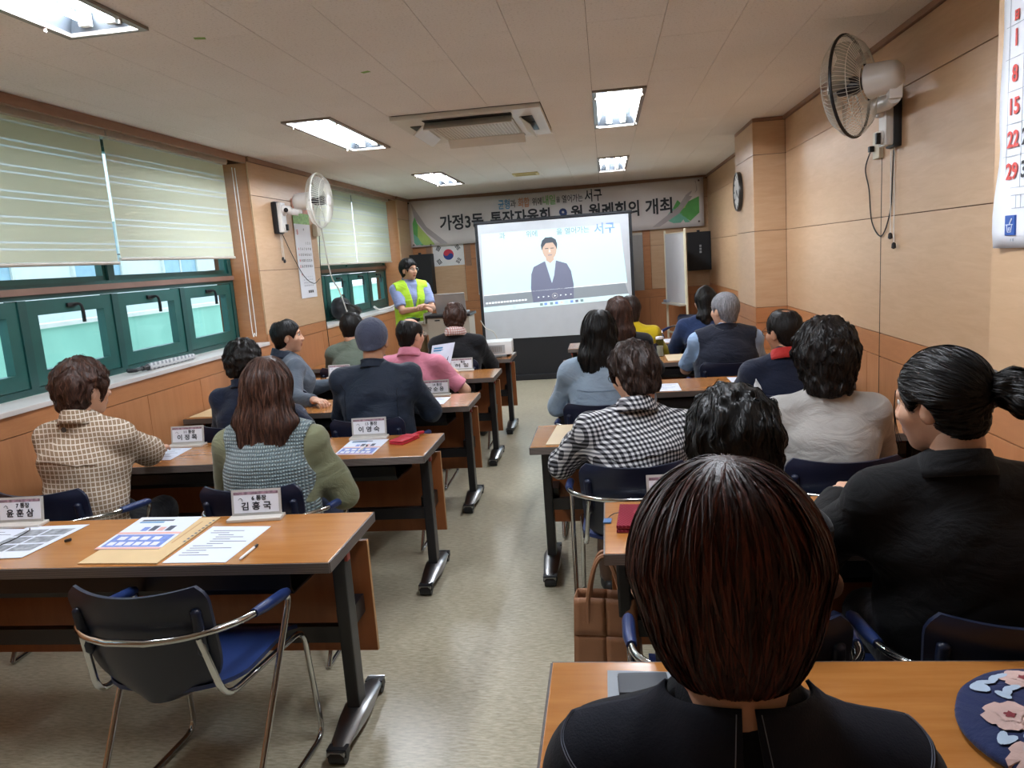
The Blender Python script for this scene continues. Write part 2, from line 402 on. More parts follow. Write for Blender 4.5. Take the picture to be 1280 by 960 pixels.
# roller blinds: cream bands alternating with sheer strips
def blind_mats():
    def mk(name, c, tr, alpha):
        m = bpy.data.materials.new(name); m.use_nodes = True; nt = m.node_tree; nt.nodes.clear()
        o = nt.nodes.new('ShaderNodeOutputMaterial'); d = nn(nt, 'ShaderNodeBsdfDiffuse'); t = nn(nt, 'ShaderNodeBsdfTranslucent'); a = nt.nodes.new('ShaderNodeMixShader')
        v = mapping(nt, (1, 60, 220)); n = nn(nt, 'ShaderNodeTexNoise', Scale=3.0, Detail=2.0); L(nt, v, n.inputs['Vector'])
        rgb = lin(c); col = ramp(nt, n.outputs[0], [(.3, tuple(x*.9 for x in rgb[:3])+(1,)), (.7, rgb)])
        L(nt, col, d.inputs[0]); L(nt, col, t.inputs[0]); a.inputs[0].default_value = tr
        L(nt, d.outputs[0], a.inputs[1]); L(nt, t.outputs[0], a.inputs[2])
        if alpha < 1:
            tp = nt.nodes.new('ShaderNodeBsdfTransparent'); b = nt.nodes.new('ShaderNodeMixShader'); b.inputs[0].default_value = alpha
            L(nt, tp.outputs[0], b.inputs[1]); L(nt, a.outputs[0], b.inputs[2]); L(nt, b.outputs[0], o.inputs[0])
        else: L(nt, a.outputs[0], o.inputs[0])
        return m
    return mk('blind_band', '#e7e8d6', .45, 1), mk('blind_sheer', '#f4f6f4', .55, .8)
M_band, M_sheer = blind_mats()
M_alu = pm('blind_rail', '#b9b4a8', .4)
M_white = pm('white_plastic', '#e3e2df', .35, var=.03)
M_cord = pm('cord_white', '#e0dfda', .6)
def blind(y0, y1, zb, x, label):
    zt = 2.566
    root = thing('roller_blind', label, 'blind', (x, y0, zb), 0, 'striped cream roller blinds')
    w = y1-y0; h = zt-zb
    box('head_box', -.03, .035, .004, w-.004, h-.045, h, M_alu, root, bev=.004)
    MB().tube([(0, .004, 0), (0, w-.004, 0)], .011, 8).build('bottom_rail', M_alu, root, True)
    z = .012; P = .130; top = h-.045; k = 0
    while z < top-.002:
        for hh, m, nm in ((.062, M_band, 'band'), (.011, M_sheer, 'sheer_strip'), (.024, M_band, 'band'), (.011, M_sheer, 'sheer_strip'), (.022, M_band, 'band')):
            z1 = min(z+hh, top)
            if z1-z > .001: MB().box(-.0008, .0008, .01, w-.01, z, z1).build(nm, m, root)
            z = z1
            if z >= top-.001: break
    return root
blind(2.99, 4.472, 1.767, -2.985, 'striped cream roller blind over the desk-side window, hanging lower than its neighbour')
blind(4.484, 5.99, 1.79, -2.985, 'striped cream roller blind beside the pier with the fan, above the rolled map')
blind(7.62, 9.11, 1.70, -2.985, 'striped cream roller blind above the black backpack')
blind(9.122, 10.63, 1.70, -2.985, 'striped cream roller blind next to the standing man')
blind(-.08, 1.46, 1.76, -2.985, 'wide striped cream roller blind on the rear window')
def cord_loop(label, x, y, z0, z1, wd):
    pts = [(x, y, z1), (x, y+.006, (z0+z1)/2), (x, y, z0+.03), (x, y+wd/2, z0), (x, y+wd, z0+.03), (x, y+wd-.006, (z0+z1)/2), (x, y+wd*.7, z1)]
    o = MB().tube(bez(pts, 6), .0035, 6).build('blind_cord', M_cord, None, True); tag(o, label, 'cord')
cord_loop('white looped blind cord hanging beside the pier with the fan', -2.93, 6.02, 1.16, 2.50, .07)

# ceiling lamps
M_lframe = pm('lamp_frame', '#8a8178', .35, metal=.3)
M_refl = pm('lamp_reflector', '#3a4046', .35)
M_tube = pm('fluorescent_tube', '#ffffff', .3, emit=('#f0f6ff', TUBE_E))
M_sock = pm('lamp_socket', '#cfd4cf', .4)
LLAB = ['recessed twin-tube ceiling light above the front desk by the windows', 'recessed twin-tube ceiling light between the fan pier and the air conditioner', 'recessed twin-tube ceiling light above the man in the yellow vest',
        'recessed twin-tube ceiling light above the rear right seats', 'recessed twin-tube ceiling light right of the air conditioner', 'recessed twin-tube ceiling light above the projection screen']
for (x, y), lab in zip(LAMPS, LLAB):
    wd, ln = TX, 4*TY
    root = thing('ceiling_light', lab, 'ceiling light', (x, y, ZC), 0, 'recessed fluorescent ceiling lights')
    f = MB(); b = .028
    f.box(.001, b, .001, ln-.001, -.012, .004).box(wd-b, wd-.001, .001, ln-.001, -.012, .004).box(b, wd-b, .001, b, -.012, .004).box(wd-b, b, ln-b, ln-.001, -.012, .004)
    f.build('lamp_frame', M_lframe, root)
    r = MB(); r.add([(b, b, .003), (wd-b, b, .003), (wd-b, ln-b, .003), (b, ln-b, .003), (b+.03, b+.02, .07), (wd-b-.03, b+.02, .07), (wd-b-.03, ln-b-.02, .07), (b+.03, ln-b-.02, .07)],
                    [(4, 5, 6, 7), (0, 1, 5, 4), (1, 2, 6, 5), (2, 3, 7, 6), (3, 0, 4, 7)]); r.build('reflector', M_refl, root)
    for tx in (wd*.34, wd*.66):
        t = MB().tube([(tx, .07, .035), (tx, ln-.07, .035)], .014, 10).build('tube', M_tube, root, True)
        for sy in (.045, ln-.07): MB().box(tx-.02, tx+.02, sy, sy+.025, .012, .07).build('socket', M_sock, t)
    for yy in (.16, ln-.16):
        for xx in (.016, wd-.016): MB().lathe([(.001, -.03), (.007, -.026), (.007, -.012)], 8, Matrix.Translation((xx, yy, 0))).build('clip_screw', M_lframe, root)

# ceiling cassette air conditioner
M_acw = pm('aircon_white', '#d9d8d2', .4, var=.03)
M_acg = pm('aircon_grille', '#b9b3aa', .5)
ac = thing('air_conditioner', 'white four-way ceiling cassette air conditioner with open flaps', 'air conditioner', (-.868, 5.70, ZC))
a = .50; bx = MB()
bx.box(-a, a, -.56, .56, -.03, .0, bev=.008).build('panel', M_acw, ac)
for s in range(4):
    Mr = Matrix.Rotation(s*PI/2, 4, 'Z'); ext = .56 if s % 2 == 0 else .5
    MB().box(-.30, .30, ext-.15, ext-.075, -.034, -.0295, Mr).build('outlet_slot', M_black, ac)
    MB().box(-.30, .30, -.005, .085, -.004, .004, Mr @ Matrix.Translation((0, ext-.16, -.036)) @ Matrix.Rotation(R(-38), 4, 'X'), bev=.003).build('flap', M_acw, ac)
g = MB().box(-.29, .29, -.30, .30, -.046, -.0305, bev=.006).build('intake_grille', M_acg, ac)
for k in range(24):
    MB().box(-.27+k*.0235-.003, -.27+k*.0235+.003, -.28, .28, -.05, -.0455).build('grille_slat', M_acw, g)
MB().box(.40, .425, -.08, .02, -.040, -.0295).build('sensor', M_black, ac)
v = thing('ceiling_vent', 'small yellowed rectangular vent cover on the ceiling', 'vent', (-.88, 9.28, ZC))
box('cover', -.15, .15, -.13, .13, -.014, 0, pm('vent_yellow', '#cfc38a', .5), v, bev=.004)
for k in range(4): box('vent_slat', -.12, .12, -.09+k*.05, -.07+k*.05, -.018, -.0135, pm('vent_slat', '#b8ab73', .5), v)
# ------------------------------------------------------------------ tables and chairs
M_top = wood('table_top_wood', '#a0662f', '#b57a40', (1.2, 14, 1), .22, coat=.3)
def edge_mat():
    m, nt, bs = base_mat('table_edge'); v = mapping(nt, (1, 1, 1)); wv = nn(nt, 'ShaderNodeTexWave', Scale=62.0, Distortion=.4, bands_direction='Z'); L(nt, v, wv.inputs['Vector'])
    L(nt, ramp(nt, wv.outputs[0], [(.25, '#3f3835'), (.75, '#7d736c')]), bs.inputs['Base Color']); bs.inputs['Roughness'].default_value = .45; return m
M_edge = edge_mat()
M_mod = wood('modesty_wood', '#8a4f28', '#9c5d33', (10, 10, 1.5), .4)
M_modedge = pm('modesty_edge', '#b58a5c', .5)
M_legb = pm('leg_black', '#17181c', .35, var=.03)
M_tray = pm('tray_black', '#0d0d10', .35, var=.03)
M_chrome = pm('chrome', '#c9cbcc', .14, metal=1, var=.02)
M_steel = pm('worn_steel', '#9b9c9e', .28, metal=1, var=.05)
M_red = pm('hinge_red', '#a8453a', .4)
def make_table(ln, dp, loc, label, rz=0):
    """origin: middle of the near edge on the floor"""
    t = thing('training_table', label, 'table', loc, rz, 'folding training tables')
    h = ln/2; zt = .72
    MB().box(-h+.002, h-.002, .002, dp-.002, zt-.034, zt, bev=.002).build('tabletop', M_top, t)
    e = MB(); e.box(-h, h, -.003, .002, zt-.036, zt-.0015).box(-h, h, dp-.002, dp+.003, zt-.036, zt-.0015).box(-h-.003, -h+.002, .002, dp-.002, zt-.036, zt-.0015).box(h-.002, h+.003, .002, dp-.002, zt-.036, zt-.0015)
    e.build('edge_band', M_edge, t)
    # curved black under-shelf
    sh = MB()
    x0, x1 = -h+.16, h-.16
    prof = [(.055, zt-.060), (.05, zt-.11), (.07, zt-.135), (dp-.12, zt-.150), (dp-.10, zt-.045), (dp-.104, zt-.040), (dp-.13, zt-.140), (.075, zt-.128), (.058, zt-.105), (.06, zt-.060)]
    n = len(prof); V = [(x, y, z) for x in (x0, x1) for y, z in prof]
    sh.add(V, [(i, (i+1) % n, n+(i+1) % n, n+i) for i in range(n)]+[tuple(range(n))[::-1], tuple(range(n, 2*n))]); sh.build('under_shelf', M_tray, t)
    # modesty panel on the far side
    mo = MB(); mo.box(-h+.015, h-.015, dp-.075, dp-.057, .20, .635).mi = 0
    p = mo.build('modesty_panel', M_mod, t)
    for s in (-1, 1):
        box('panel_edge', min(s*(h-.015), s*(h-.013)), max(s*(h-.015), s*(h-.013)), dp-.075, dp-.057, .20, .635, M_modedge, p)
    xl = h-.055
    box('crossbar', -xl, xl, dp/2-.02, dp/2+.012, .33, .39, M_legb, t)
    for s in (-1, 1):
        x = s*xl
        pts = [(-.022, -.032), (.022, -.032), (.022, .032), (-.022, .032)]
        lg = MB().box(x-.023, x+.023, dp/2-.036, dp/2+.036, .075, zt-.045, bev=.008).build('leg', M_legb, t)
        box('hinge_plate', x-.03, x+.03, .06, dp-.06, zt-.05, zt-.037, M_legb, lg)
        box('hinge_knob', x+s*.024, x+s*.036, dp/2-.03, dp/2+.0, zt-.085, zt-.05, M_red, lg, bev=.003)
        box('bracket', x-s*.02-.03, x-s*.02+.03, dp/2+.03, dp-.08, .36, .43, M_legb, lg)
        f = MB(); y0, y1 = -.0, dp; ym = dp/2; V = []
        sec = [(y0, .055, .030, .052), (y0+.05, .05, .034, .062), (ym-.06, .042, .042, .088), (ym, .042, .044, .095), (ym+.06, .042, .042, .088), (y1-.05, .05, .034, .062), (y1, .055, .030, .052)]
        for y, zb, hw, zz in sec: V += [(x-hw, y, zb), (x+hw, y, zb), (x+hw, y, zz-.012), (x+hw*.55, y, zz), (x-hw*.55, y, zz), (x-hw, y, zz-.012)]
        F = [(i*6+j, i*6+(j+1) % 6, (i+1)*6+(j+1) % 6, (i+1)*6+j) for i in range(len(sec)-1) for j in range(6)]
        F += [tuple(range(6))[::-1], tuple((len(sec)-1)*6+j for j in range(6))]
        fo = f.add(V, F).build('foot', M_steel, t, True, 35)
        for yy in (y0+.03, y1-.03):
            c = MB().lathe([(.012, -.030), (.027, -.028), (.028, -.01), (.028, .01), (.027, .028), (.012, .030)], 18, Matrix.Translation((x, yy, .0285)) @ Matrix.Rotation(PI/2, 4, 'Y'))
            c.box(x-.034, x+.034, yy-.018, yy+.018, .03, .058).build('caster', M_black, fo, True, 35)
    return t
LX = -2.845; LN = 1.935
TABLES = {}
def table(key, x0, x1, y0, y1, label, rz=0):
    TABLES[key] = make_table(x1-x0, y1-y0, ((x0+x1)/2, y0, 0), label, rz)
table('T1', LX, -.91, 2.19, 2.67, 'wood-topped folding table with the brown envelope and the empty blue chair')
table('T2', LX, -.91, 3.472, 3.952, 'wood-topped folding table with the red phone case')
table('T3', LX, -.91, 4.69, 5.17, 'wood-topped folding table in front of the man in the blue-grey knit cap')
table('T4', LX, -.91, 5.82, 6.30, 'wood-topped folding table in front of the man in the pink shirt')
table('T5', LX, -.91, 6.90, 7.38, 'wood-topped folding table carrying the projector')
table('R1', -.164, 1.215, 1.11, 1.588, 'wood-topped folding table with the floral navy cloth bundle')
table('R2', -.047, 1.215, 2.21, 2.70, 'wood-topped folding table with the dark red wallet, in front of the bun-haired woman')
table('R3', -.405, 1.485, 3.55, 4.03, 'wood-topped folding table in front of the woman in the gingham shirt')
table('R4', -.395, 1.485, 4.845, 5.325, 'wood-topped folding table in front of the woman in the pale denim jacket')
table('R5', -.400, 1.485, 6.13, 6.61, 'wood-topped folding table with the clear tumbler, in front of the grey-haired man')
table('R6', -.400, 1.485, 7.36, 7.84, 'wood-topped folding table closest to the projection screen')

M_navy = pm('chair_shell_navy', '#131c33', .38, var=.05)
M_seat = pm('chair_seat_blue', '#1c2f5e', .38, var=.05)
def make_chair():
    c = thing('armchair', 'x', 'chair')
    # back shell: curved shield
    b = MB(); nu, nv = 16, 20
    def sh(u, v, off):
        z = .43+.355*v; wd = .222*(.90+.10*v)
        if v < .5: wd *= max(.14, 1-((.5-v)/.5)**3.4)**.5
        if v > .86: wd *= 1-.15*((v-.86)/.14)**2.2
        a = (u*2-1); x = a*wd; y = -.235-.075*(v-.2)+.055*a*a-.01 + off
        zz = z+.018*a*a*(v > .8)*0
        return (x, y, zz+.012*(a*a)*v)
    b.grid(lambda u, v: sh(u, v, 0), nu, nv); o1 = len(b.v)
    b.grid(lambda u, v: sh(1-u, v, -.012), nu, nv)
    # rim
    n1 = nu+1
    def idx(i, j, back): return (o1 + j*n1 + (nu-i)) if back else (j*n1+i)
    rim = [(i, 0) for i in range(nu)]+[(nu, j) for j in range(nv)]+[(i, nv) for i in range(nu, 0, -1)]+[(0, j) for j in range(nv, 0, -1)]
    for k in range(len(rim)):
        p, q = rim[k], rim[(k+1) % len(rim)]; b.f.append((idx(*q, 0), idx(*p, 0), idx(*p, 1), idx(*q, 1))); b.m.append(0)
    bo = b.build('backrest', M_navy, c, True, 50)
    for s in (-1, 1):
        MB().tube(bez([(s*.178, -.246, .585), (s*.182, -.254, .64), (s*.184, -.262, .705), (s*.182, -.266, .735)], 4), [.006]+[.0155]*11+[.006], 8).build('back_boss', M_navy, bo, True, 60)
    # seat shell
    st = MB()
    def se(u, v, off):
        a = u*2-1; y = -.225+.45*v; wd = .225*(math.sqrt(max(.15, 1-((.30-v)/.36)**2)) if v < .30 else 1)*(1-.04*v)
        return (a*wd, y, .452+off+.012*a*a-.03*max(0, v-.85)/.15*.8+.012*(1-v)**2)
    st.grid(lambda u, v: se(u, v, 0), nu, nv); o1 = len(st.v); st.grid(lambda u, v: se(1-u, v, -.014), nu, nv)
    for k in range(len(rim)):
        p, q = rim[k], rim[(k+1) % len(rim)]; st.f.append((idx(*q, 0), idx(*p, 0), idx(*p, 1), idx(*q, 1))); st.m.append(0)
    st.build('seat', M_seat, c, True, 50)
    # chrome tube: rear foot - arm - back bar - arm - rear foot
    half = [(.255, -.27, .013), (.272, .10, .622), (.272, -.08, .645), (.262, -.17, .655), (.225, -.235, .66), (.15, -.295, .66), (.06, -.322, .66)]
    path = fillet(half, .05)+[Vector((-x, y, z)) for x, y, z in reversed(fillet(half, .05))]
    MB().tube(path, .0105, 8).build('arm_frame', M_chrome, c, True, 60)
    for s in (-1, 1):
        lp = fillet([(s*.255, -.268, .012), (s*.25, .25, .012), (s*.235, .225, .425), (s*.205, -.215, .436), (s*.182, -.264, .648)], .06)
        MB().tube(lp, .0105, 8).build('leg_frame', M_chrome, c, True, 60)
        MB().tube([(s*.2715, .085, .6245), (s*.272, .06, .629), (s*.272, -.06, .643), (s*.268, -.115, .649)], [.013, .0175, .0175, .014], 8).build('armrest', M_seat, c, True, 60)
    return c
CH0 = make_chair(); CH0_used = [False]
def chair(x, y, rz, label):
    o = CH0 if not CH0_used[0] else copy_tree(CH0)
    CH0_used[0] = True; o.location = (x, y, 0); o.rotation_euler = (0, 0, R(rz)); o['label'] = label; o['group'] = 'navy tube-armed chairs'
    return o
chair(-1.335, 2.12, -3, 'empty navy chair with chrome tube arms pulled up to the table with the envelope')

# ------------------------------------------------------------------ front of the room
M_scrblk = pm('screen_border_black', '#14161b', .7)
M_scrw = pm('screen_fabric', '#c3c8ce', .8, var=.03)
ps = thing('projection_screen', 'large black-edged projection screen showing a video', 'projection screen', (-.66, 10.12, 0))
sw = 1.02
MB().box(-sw, sw, -.012, .012, .075, 2.09).build('black_backing', M_scrblk, ps)
box('fabric', -sw+.04, sw-.04, -.015, -.012, .567, 2.085, M_scrw, ps)
MB().tube([(-sw-.01, 0, 2.105), (sw+.01, 0, 2.105)], .024, 10).build('top_bar', M_scrblk, ps, True)
MB().box(-sw-.04, sw+.04, -.06, .06, .0, .075, bev=.012).build('floor_housing', M_scrblk, ps)
# projected picture (light thrown on the fabric)
def emis(name, c, s, base='#b8bcc0'):
    return pm(name, base, .8, var=.0, emit=(c, s))
E_bg = emis('projected_pale', '#b9ecf8', .42, '#a6b6bb'); E_bar = emis('projected_bar', '#a7b3bb', .10, '#8d959c'); E_task = emis('projected_taskbar', '#c6f3f8', .36)
E_suit = emis('projected_suit', '#7e85a0', .13, '#71758a'); E_skin = emis('projected_skin', '#f0d0b8', .15, '#b9a090'); E_hair = emis('projected_hair', '#5a626c', .08, '#4c535c'); E_shirt = emis('projected_shirt', '#a9dcff', .32)
E_txt = emis('projected_text', '#7fa0a8', .12, '#7f9498'); E_blue = emis('projected_blue', '#5f8fe0', .25, '#7d93c8'); E_lt = emis('projected_light_blue', '#b5e0f8', .28); E_wh = emis('projected_white', '#f2fbff', .45); E_org = emis('projected_orange', '#f1d5b0', .28)
def spt(u, v, d=0):  # picture coordinates -> point on the fabric; keystoned
    l0, l1, r0, r1 = Vector((-1.60, 1.965)), Vector((-1.63, .935)), Vector((.205, 1.97)), Vector((.285, 1.0))
    p = (l0*(1-u)+r0*u)*(1-v)+(l1*(1-u)+r1*u)*v
    return (p.x+.66, -.0155-d, p.y)
pic = MB().add([spt(0, 0, .001), spt(1, 0, .001), spt(1, .78, .001), spt(0, .78, .001)], [(0, 3, 2, 1)]).build('projected_picture', E_bg, ps)
def poly(name, pts, mat, d, par=pic, flip=False):
    o = MB().add([spt(u, v, d) for u, v in pts], [tuple(range(len(pts)))[::-1]]).build(name, mat, par); return o
poly('player_bar', [(-.0, .78), (.985, .78), (1, .93), (0, .93)], E_bar, .001)
poly('task_bar', [(-.005, .93), (1, .93), (1.0, .995), (-.005, .995)], E_task, .0015)
poly('progress_line', [(.0, .776), (1, .776), (1, .784), (0, .784)], E_wh, .002)
K = 1.0
poly('suit_jacket', [(.345, .93), (.335, .74), (.345, .56), (.365, .47), (.45, .405), (.52, .405), (.60, .46), (.625, .56), (.635, .74), (.625, .93)], E_suit, .002)
poly('shirt_front', [(.448, .40), (.475, .375), (.50, .375), (.527, .40), (.505, .60), (.485, .70)], E_shirt, .003)
poly('neck', [(.455, .34), (.515, .34), (.512, .40), (.485, .44), (.458, .40)], E_skin, .0032)
poly('face', [(.487+.052*math.cos(a), .255+.135*math.sin(a)*(1 if math.sin(a) > 0 else .8)) for a in [i*PI/9 for i in range(18)]], E_skin, .0035)
poly('hair', [(.432, .27), (.428, .20), (.44, .14), (.465, .105), (.51, .105), (.538, .14), (.546, .20), (.541, .27), (.532, .225), (.515, .175), (.465, .178), (.443, .225)], E_hair, .004)
for u in (.468, .507): poly('eye', [(u-.012, .243), (u+.012, .243), (u+.012, .252), (u-.012, .252)], E_hair, .004)
poly('mouth', [(.472, .330), (.504, .330), (.50, .338), (.476, .338)], E_suit, .004)
poly('nose', [(.484, .26), (.492, .26), (.495, .30), (.480, .30)], E_org, .004)
for u, m in ((.21, E_lt), (.40, E_txt), (.43, E_blue), (.47, E_txt), (.505, E_blue), (.54, E_org), (.575, E_lt), (.61, E_blue), (.645, E_suit), (.68, E_txt)):
    poly('taskbar_icon', [(u-.01, .945), (u+.01, .945), (u+.01, .978), (u-.01, .978)], m, .0025)
for u in (.385, .42, .455, .54, .575, .61): poly('player_button', [(u-.006, .855), (u+.007, .865), (u-.006, .877)], E_wh, .0025)
MB().tube([spt(.498+.019*math.cos(a), .865+.033*math.sin(a), .0025) for a in [i*PI/8 for i in range(16)]], .002, 4, closed=True).build('play_ring', E_org, pic)
poly('play_triangle', [(.492, .852), (.508, .865), (.492, .878)], E_wh, .0025)
def stext(body, u, v, size, mat, bold=0, fit=None):
    a, b = Vector(spt(u-.01, v)), Vector(spt(u+.01, v)); up = Vector(spt(u, v-.02))-Vector(spt(u, v))
    o = Vector(spt(u, v, .004)); M = frame(o, b-a, up); return text(body, size, mat, pic, M, bold, fit=fit, name='caption', extrude=0)
stext('균형', .06, .045, .10, E_lt); stext('과', .155, .048, .085, E_txt, .001); stext('화합', .26, .05, .09, E_org); stext('위에', .37, .05, .085, E_txt, .001)
stext('을 열어가는', .665, .05, .088, E_txt, .001); stext('서구', .89, .055, .15, E_blue, .002)
for k_ in range(14): poly('small_print', [(.012+k_*.021, .872), (.028+k_*.021, .872), (.028+k_*.021, .893), (.012+k_*.021, .893)], E_wh, .0025)

# banner on the back wall
def banner_mat():
    m, nt, bs = base_mat('banner_cloth'); v = mapping(nt); n = nn(nt, 'ShaderNodeTexNoise', Scale=1.5, Detail=3.0); L(nt, v, n.inputs['Vector'])
    L(nt, ramp(nt, n.outputs[0], [(.3, '#c9c3c2'), (.7, '#dcd7d5')]), bs.inputs['Base Color']); bs.inputs['Roughness'].default_value = .55; return m
bn = thing('banner', 'long white meeting banner with black Korean lettering and green corners', 'banner', (-.72, YB-.08, 1.88))
def bpt(u, v, d=0):  # u 0..1 along, v 0..1 up
    x = -2.15+4.295*u; z = .0+.675*v-.06*math.sin(PI*u)*(1-v)*0-.025*math.sin(PI*u)*v+.01
    y = .012*math.sin(9*u+2*v)*(.3+.7*abs(u-.5))+.018*math.exp(-((u-.965)/.02)**2)*math.sin(6*v)
    return (x, y-d, z)
bm_ = MB(); bm_.grid(lambda u, v: bpt(u, v), 60, 8); bo = bm_.build('banner_cloth', banner_mat(), bn, True)
so = bo.modifiers.new('thickness', 'SOLIDIFY'); so.thickness = .002
M_ink = pm('ink_black', '#22262c', .6); M_gr1 = pm('banner_green', '#5fae5c', .6, var=.15); M_gr2 = pm('banner_lime', '#a9c66a', .6, var=.1); M_gr3 = pm('banner_teal', '#6fb59b', .6, var=.1); M_gry = pm('banner_grey', '#a9a2a4', .6, var=.05)
def bpoly(pts, m, d):
    c = np.mean(np.array(pts), 0); V = [bpt(*c, d)]+[bpt(*p, d) for p in pts]; n = len(pts)
    MB().add(V, [(0, 1+(i+1) % n, 1+i) for i in range(n)]).build('print_shape', m, bn)
bpoly([(.012, .10), (.012, .52), (.02, .66), (.032, .45), (.05, .22), (.062, .08), (.04, .03)], M_gr1, .003)
bpoly([(.025, .12), (.03, .50), (.045, .36), (.066, .20), (.085, .03), (.05, .03)], M_gr2, .0035)
bpoly([(.012, .10), (.012, .30), (.028, .20), (.04, .06), (.02, .04)], M_gr3, .004)
bpoly([(.01, .98), (.018, .80), (.045, .48), (.09, .20), (.13, .04), (.105, .04), (.06, .28), (.02, .62)], M_gry, .0025)
bpoly([(.90, .42), (.915, .58), (.93, .48), (.985, .62), (.985, .28), (.955, .12), (.93, .25)], M_gr1, .003)
bpoly([(.92, .40), (.95, .56), (.975, .40), (.955, .16)], M_gr2, .0035)
bpoly([(.87, .20), (.90, .42), (.93, .28), (.955, .10), (.90, .10)], M_gr3, .0028)
bpoly([(.975, .95), (.96, .70), (.90, .30), (.83, .05), (.855, .05), (.92, .30), (.98, .75)], M_gry, .0025)
def btext(body, u, v, size, m, bold, fit=None):
    o = bpt(u, v, .012); return text(body, size, m, bn, frame(o, Vector(bpt(u+.02, v))-Vector(bpt(u-.02, v)), (0, 0, 1)), bold, fit=fit)
M_tb = pm('banner_blue', '#3f86b5', .6); M_to = pm('banner_orange', '#d08a5c', .6); M_tg = pm('banner_text_green', '#74b56a', .6)
for b_, u, v, sz, m_, bo_, ft in (('균형', .336, .78, .15, M_tb, .002, .17), ('과', .367, .785, .12, M_ink, .001, .085), ('화합', .404, .79, .15, M_to, .002, .165), ('위에', .449, .79, .12, M_ink, .001, .14), ('내일', .490, .80, .15, M_tg, .002, .18),
        ('을', .521, .80, .09, M_ink, .001, .055), ('열어가는', .569, .80, .12, M_ink, .001, .30), ('서구', .639, .82, .19, M_ink, .003, .25), ('가정3동', .185, .46, .235, M_ink, .006, .66), ('통장자율회', .388, .46, .235, M_ink, .006, .88), ('9', .535, .46, .235, pm('banner_navy', '#1f3566', .6), .008, None),
        ('월', .581, .46, .235, M_ink, .006, .17), ('월례회의', .705, .46, .235, M_ink, .006, .72), ('개최', .853, .46, .235, M_ink, .006, .38)):
    btext(b_, u, v, sz, m_, bo_, ft)
for u, v in ((.003, .96), (.985, .94), (.01, .05), (.983, .10), (.07, .03)):
    p = bpt(u, v, .004); MB().lathe([(.004, .0), (.014, .002), (.014, .006), (.004, .008)], 10, Matrix.Translation(p) @ Matrix.Rotation(PI/2, 4, 'X')).build('eyelet', pm('eyelet', '#5c4a44', .4), bn)

# national flag in a wooden frame
M_fw = pm('flag_white', '#e6e6e6', .6, var=.03); M_fr = pm('flag_red', '#c8324a', .6, var=.03); M_fb = pm('flag_blue', '#1d3a86', .6, var=.03)
fg = thing('flag_frame', 'framed white flag with a red and blue disc and black bars', 'flag', (-2.325, YB-.014, 1.585))
box('flag_sheet', -.235, .235, -.008, .002, .0, .31, M_fw, fg)
for s in (-1, 1): box('side_frame', s*.295-.042, s*.295+.042, -.012, .012, -.02, .34, M_trim, fg)
def disc(name, fn, m, d):
    MB().add([(x, -.009-d, z) for x, z in fn], [tuple(range(len(fn)))]).build(name, m, fg)
cx, cz, r, tl = 0, .165, .079, R(-33)
def rot(p): return (cx+p[0]*math.cos(tl)-p[1]*math.sin(tl), cz+p[0]*math.sin(tl)+p[1]*math.cos(tl))
N = 20
disc('disc_blue', [rot((r*math.cos(a), r*math.sin(a))) for a in [2*PI*i/40 for i in range(40)]], M_fb, .0)
up = [(r*math.cos(a), r*math.sin(a)) for a in [PI*i/N for i in range(N+1)]]
disc('disc_red', [rot(p) for p in up], M_fr, .001)
disc('red_lobe', [rot((-r/2+r/2*math.cos(a), r/2*math.sin(a))) for a in [2*PI*i/N for i in range(N)]], M_fr, .0015)
disc('blue_lobe', [rot((r/2+r/2*math.cos(a), r/2*math.sin(a))) for a in [2*PI*i/N for i in range(N)]], M_fb, .0015)
TRI = {(-1, 1): (1, 1, 1), (1, 1): (0, 1, 0), (-1, -1): (1, 0, 1), (1, -1): (0, 0, 0)}
for (sx, sz), bars in TRI.items():
    d = Vector((sx*.147, sz*.098)); dn = d.normalized(); tn = Vector((-dn.y, dn.x))
    for k, solid in enumerate(bars):
        c = Vector((cx, cz))+dn*(d.length+(k-1)*.021)
        for a, b in (((-.038, .038),) if solid else ((-.038, -.004), (.004, .038))):
            disc('bar', [tuple(c+tn*a-dn*.0065), tuple(c+tn*b-dn*.0065), tuple(c+tn*b+dn*.0065), tuple(c+tn*a+dn*.0065)], M_ink, .001)

# wall loudspeakers
M_spk = pm('speaker_black', '#101114', .6, var=.05, bump=.2, bscale=300)
def wall_speaker(x, z, w, h, label, mark):
    t = thing('wall_speaker', label, 'loudspeaker', (x, YB-.02, z))
    MB().box(-w/2, w/2, -.24, -.03, 0, h, bev=.01).build('cabinet', M_spk, t)
    box('grille', -w/2+.012, w/2-.012, -.246, -.239, .012, h-.012, M_scrblk, t)
    box('wall_bracket', -.03, .03, -.03, .018, h*.5-.06, h*.5+.06, M_legb, t)
    box('top_hook', -.02, .02, -.16, -.12, h-.001, h+.025, M_legb, t)
    if mark:
        for k in range(3): box('brand_mark', .0, .028, -.2475, -.2455, h*.45+k*.042, h*.45+k*.042+.03, pm('mark_grey', '#9a9ca0', .5), t)
    return t
wall_speaker(-2.73, 1.19, .37, .59, 'black wall loudspeaker beside the framed flag', False)
wall_speaker(1.325, 1.27, .32, .54, 'black wall loudspeaker behind the flip chart', True)
nb = thing('notice_board', 'narrow grey notice board half hidden by the projection screen', 'board', (.36, YB-.012, 1.03))
box('board_face', -.19, .19, -.018, 0, 0, .80, pm('board_grey', '#9a9895', .6), nb); box('board_frame', -.19, .19, -.022, -.0, .80, .83, M_alu, nb)
nb2 = thing('notice_board', 'narrow grey panel half hidden by the screen, beside the flag', 'board', (-1.80, YB-.012, 1.15))
box('board_face', -.11, .11, -.018, 0, 0, .74, MATS['board_grey'], nb2); box('board_frame', -.11, .11, -.022, 0, -.03, 0, M_alu, nb2)

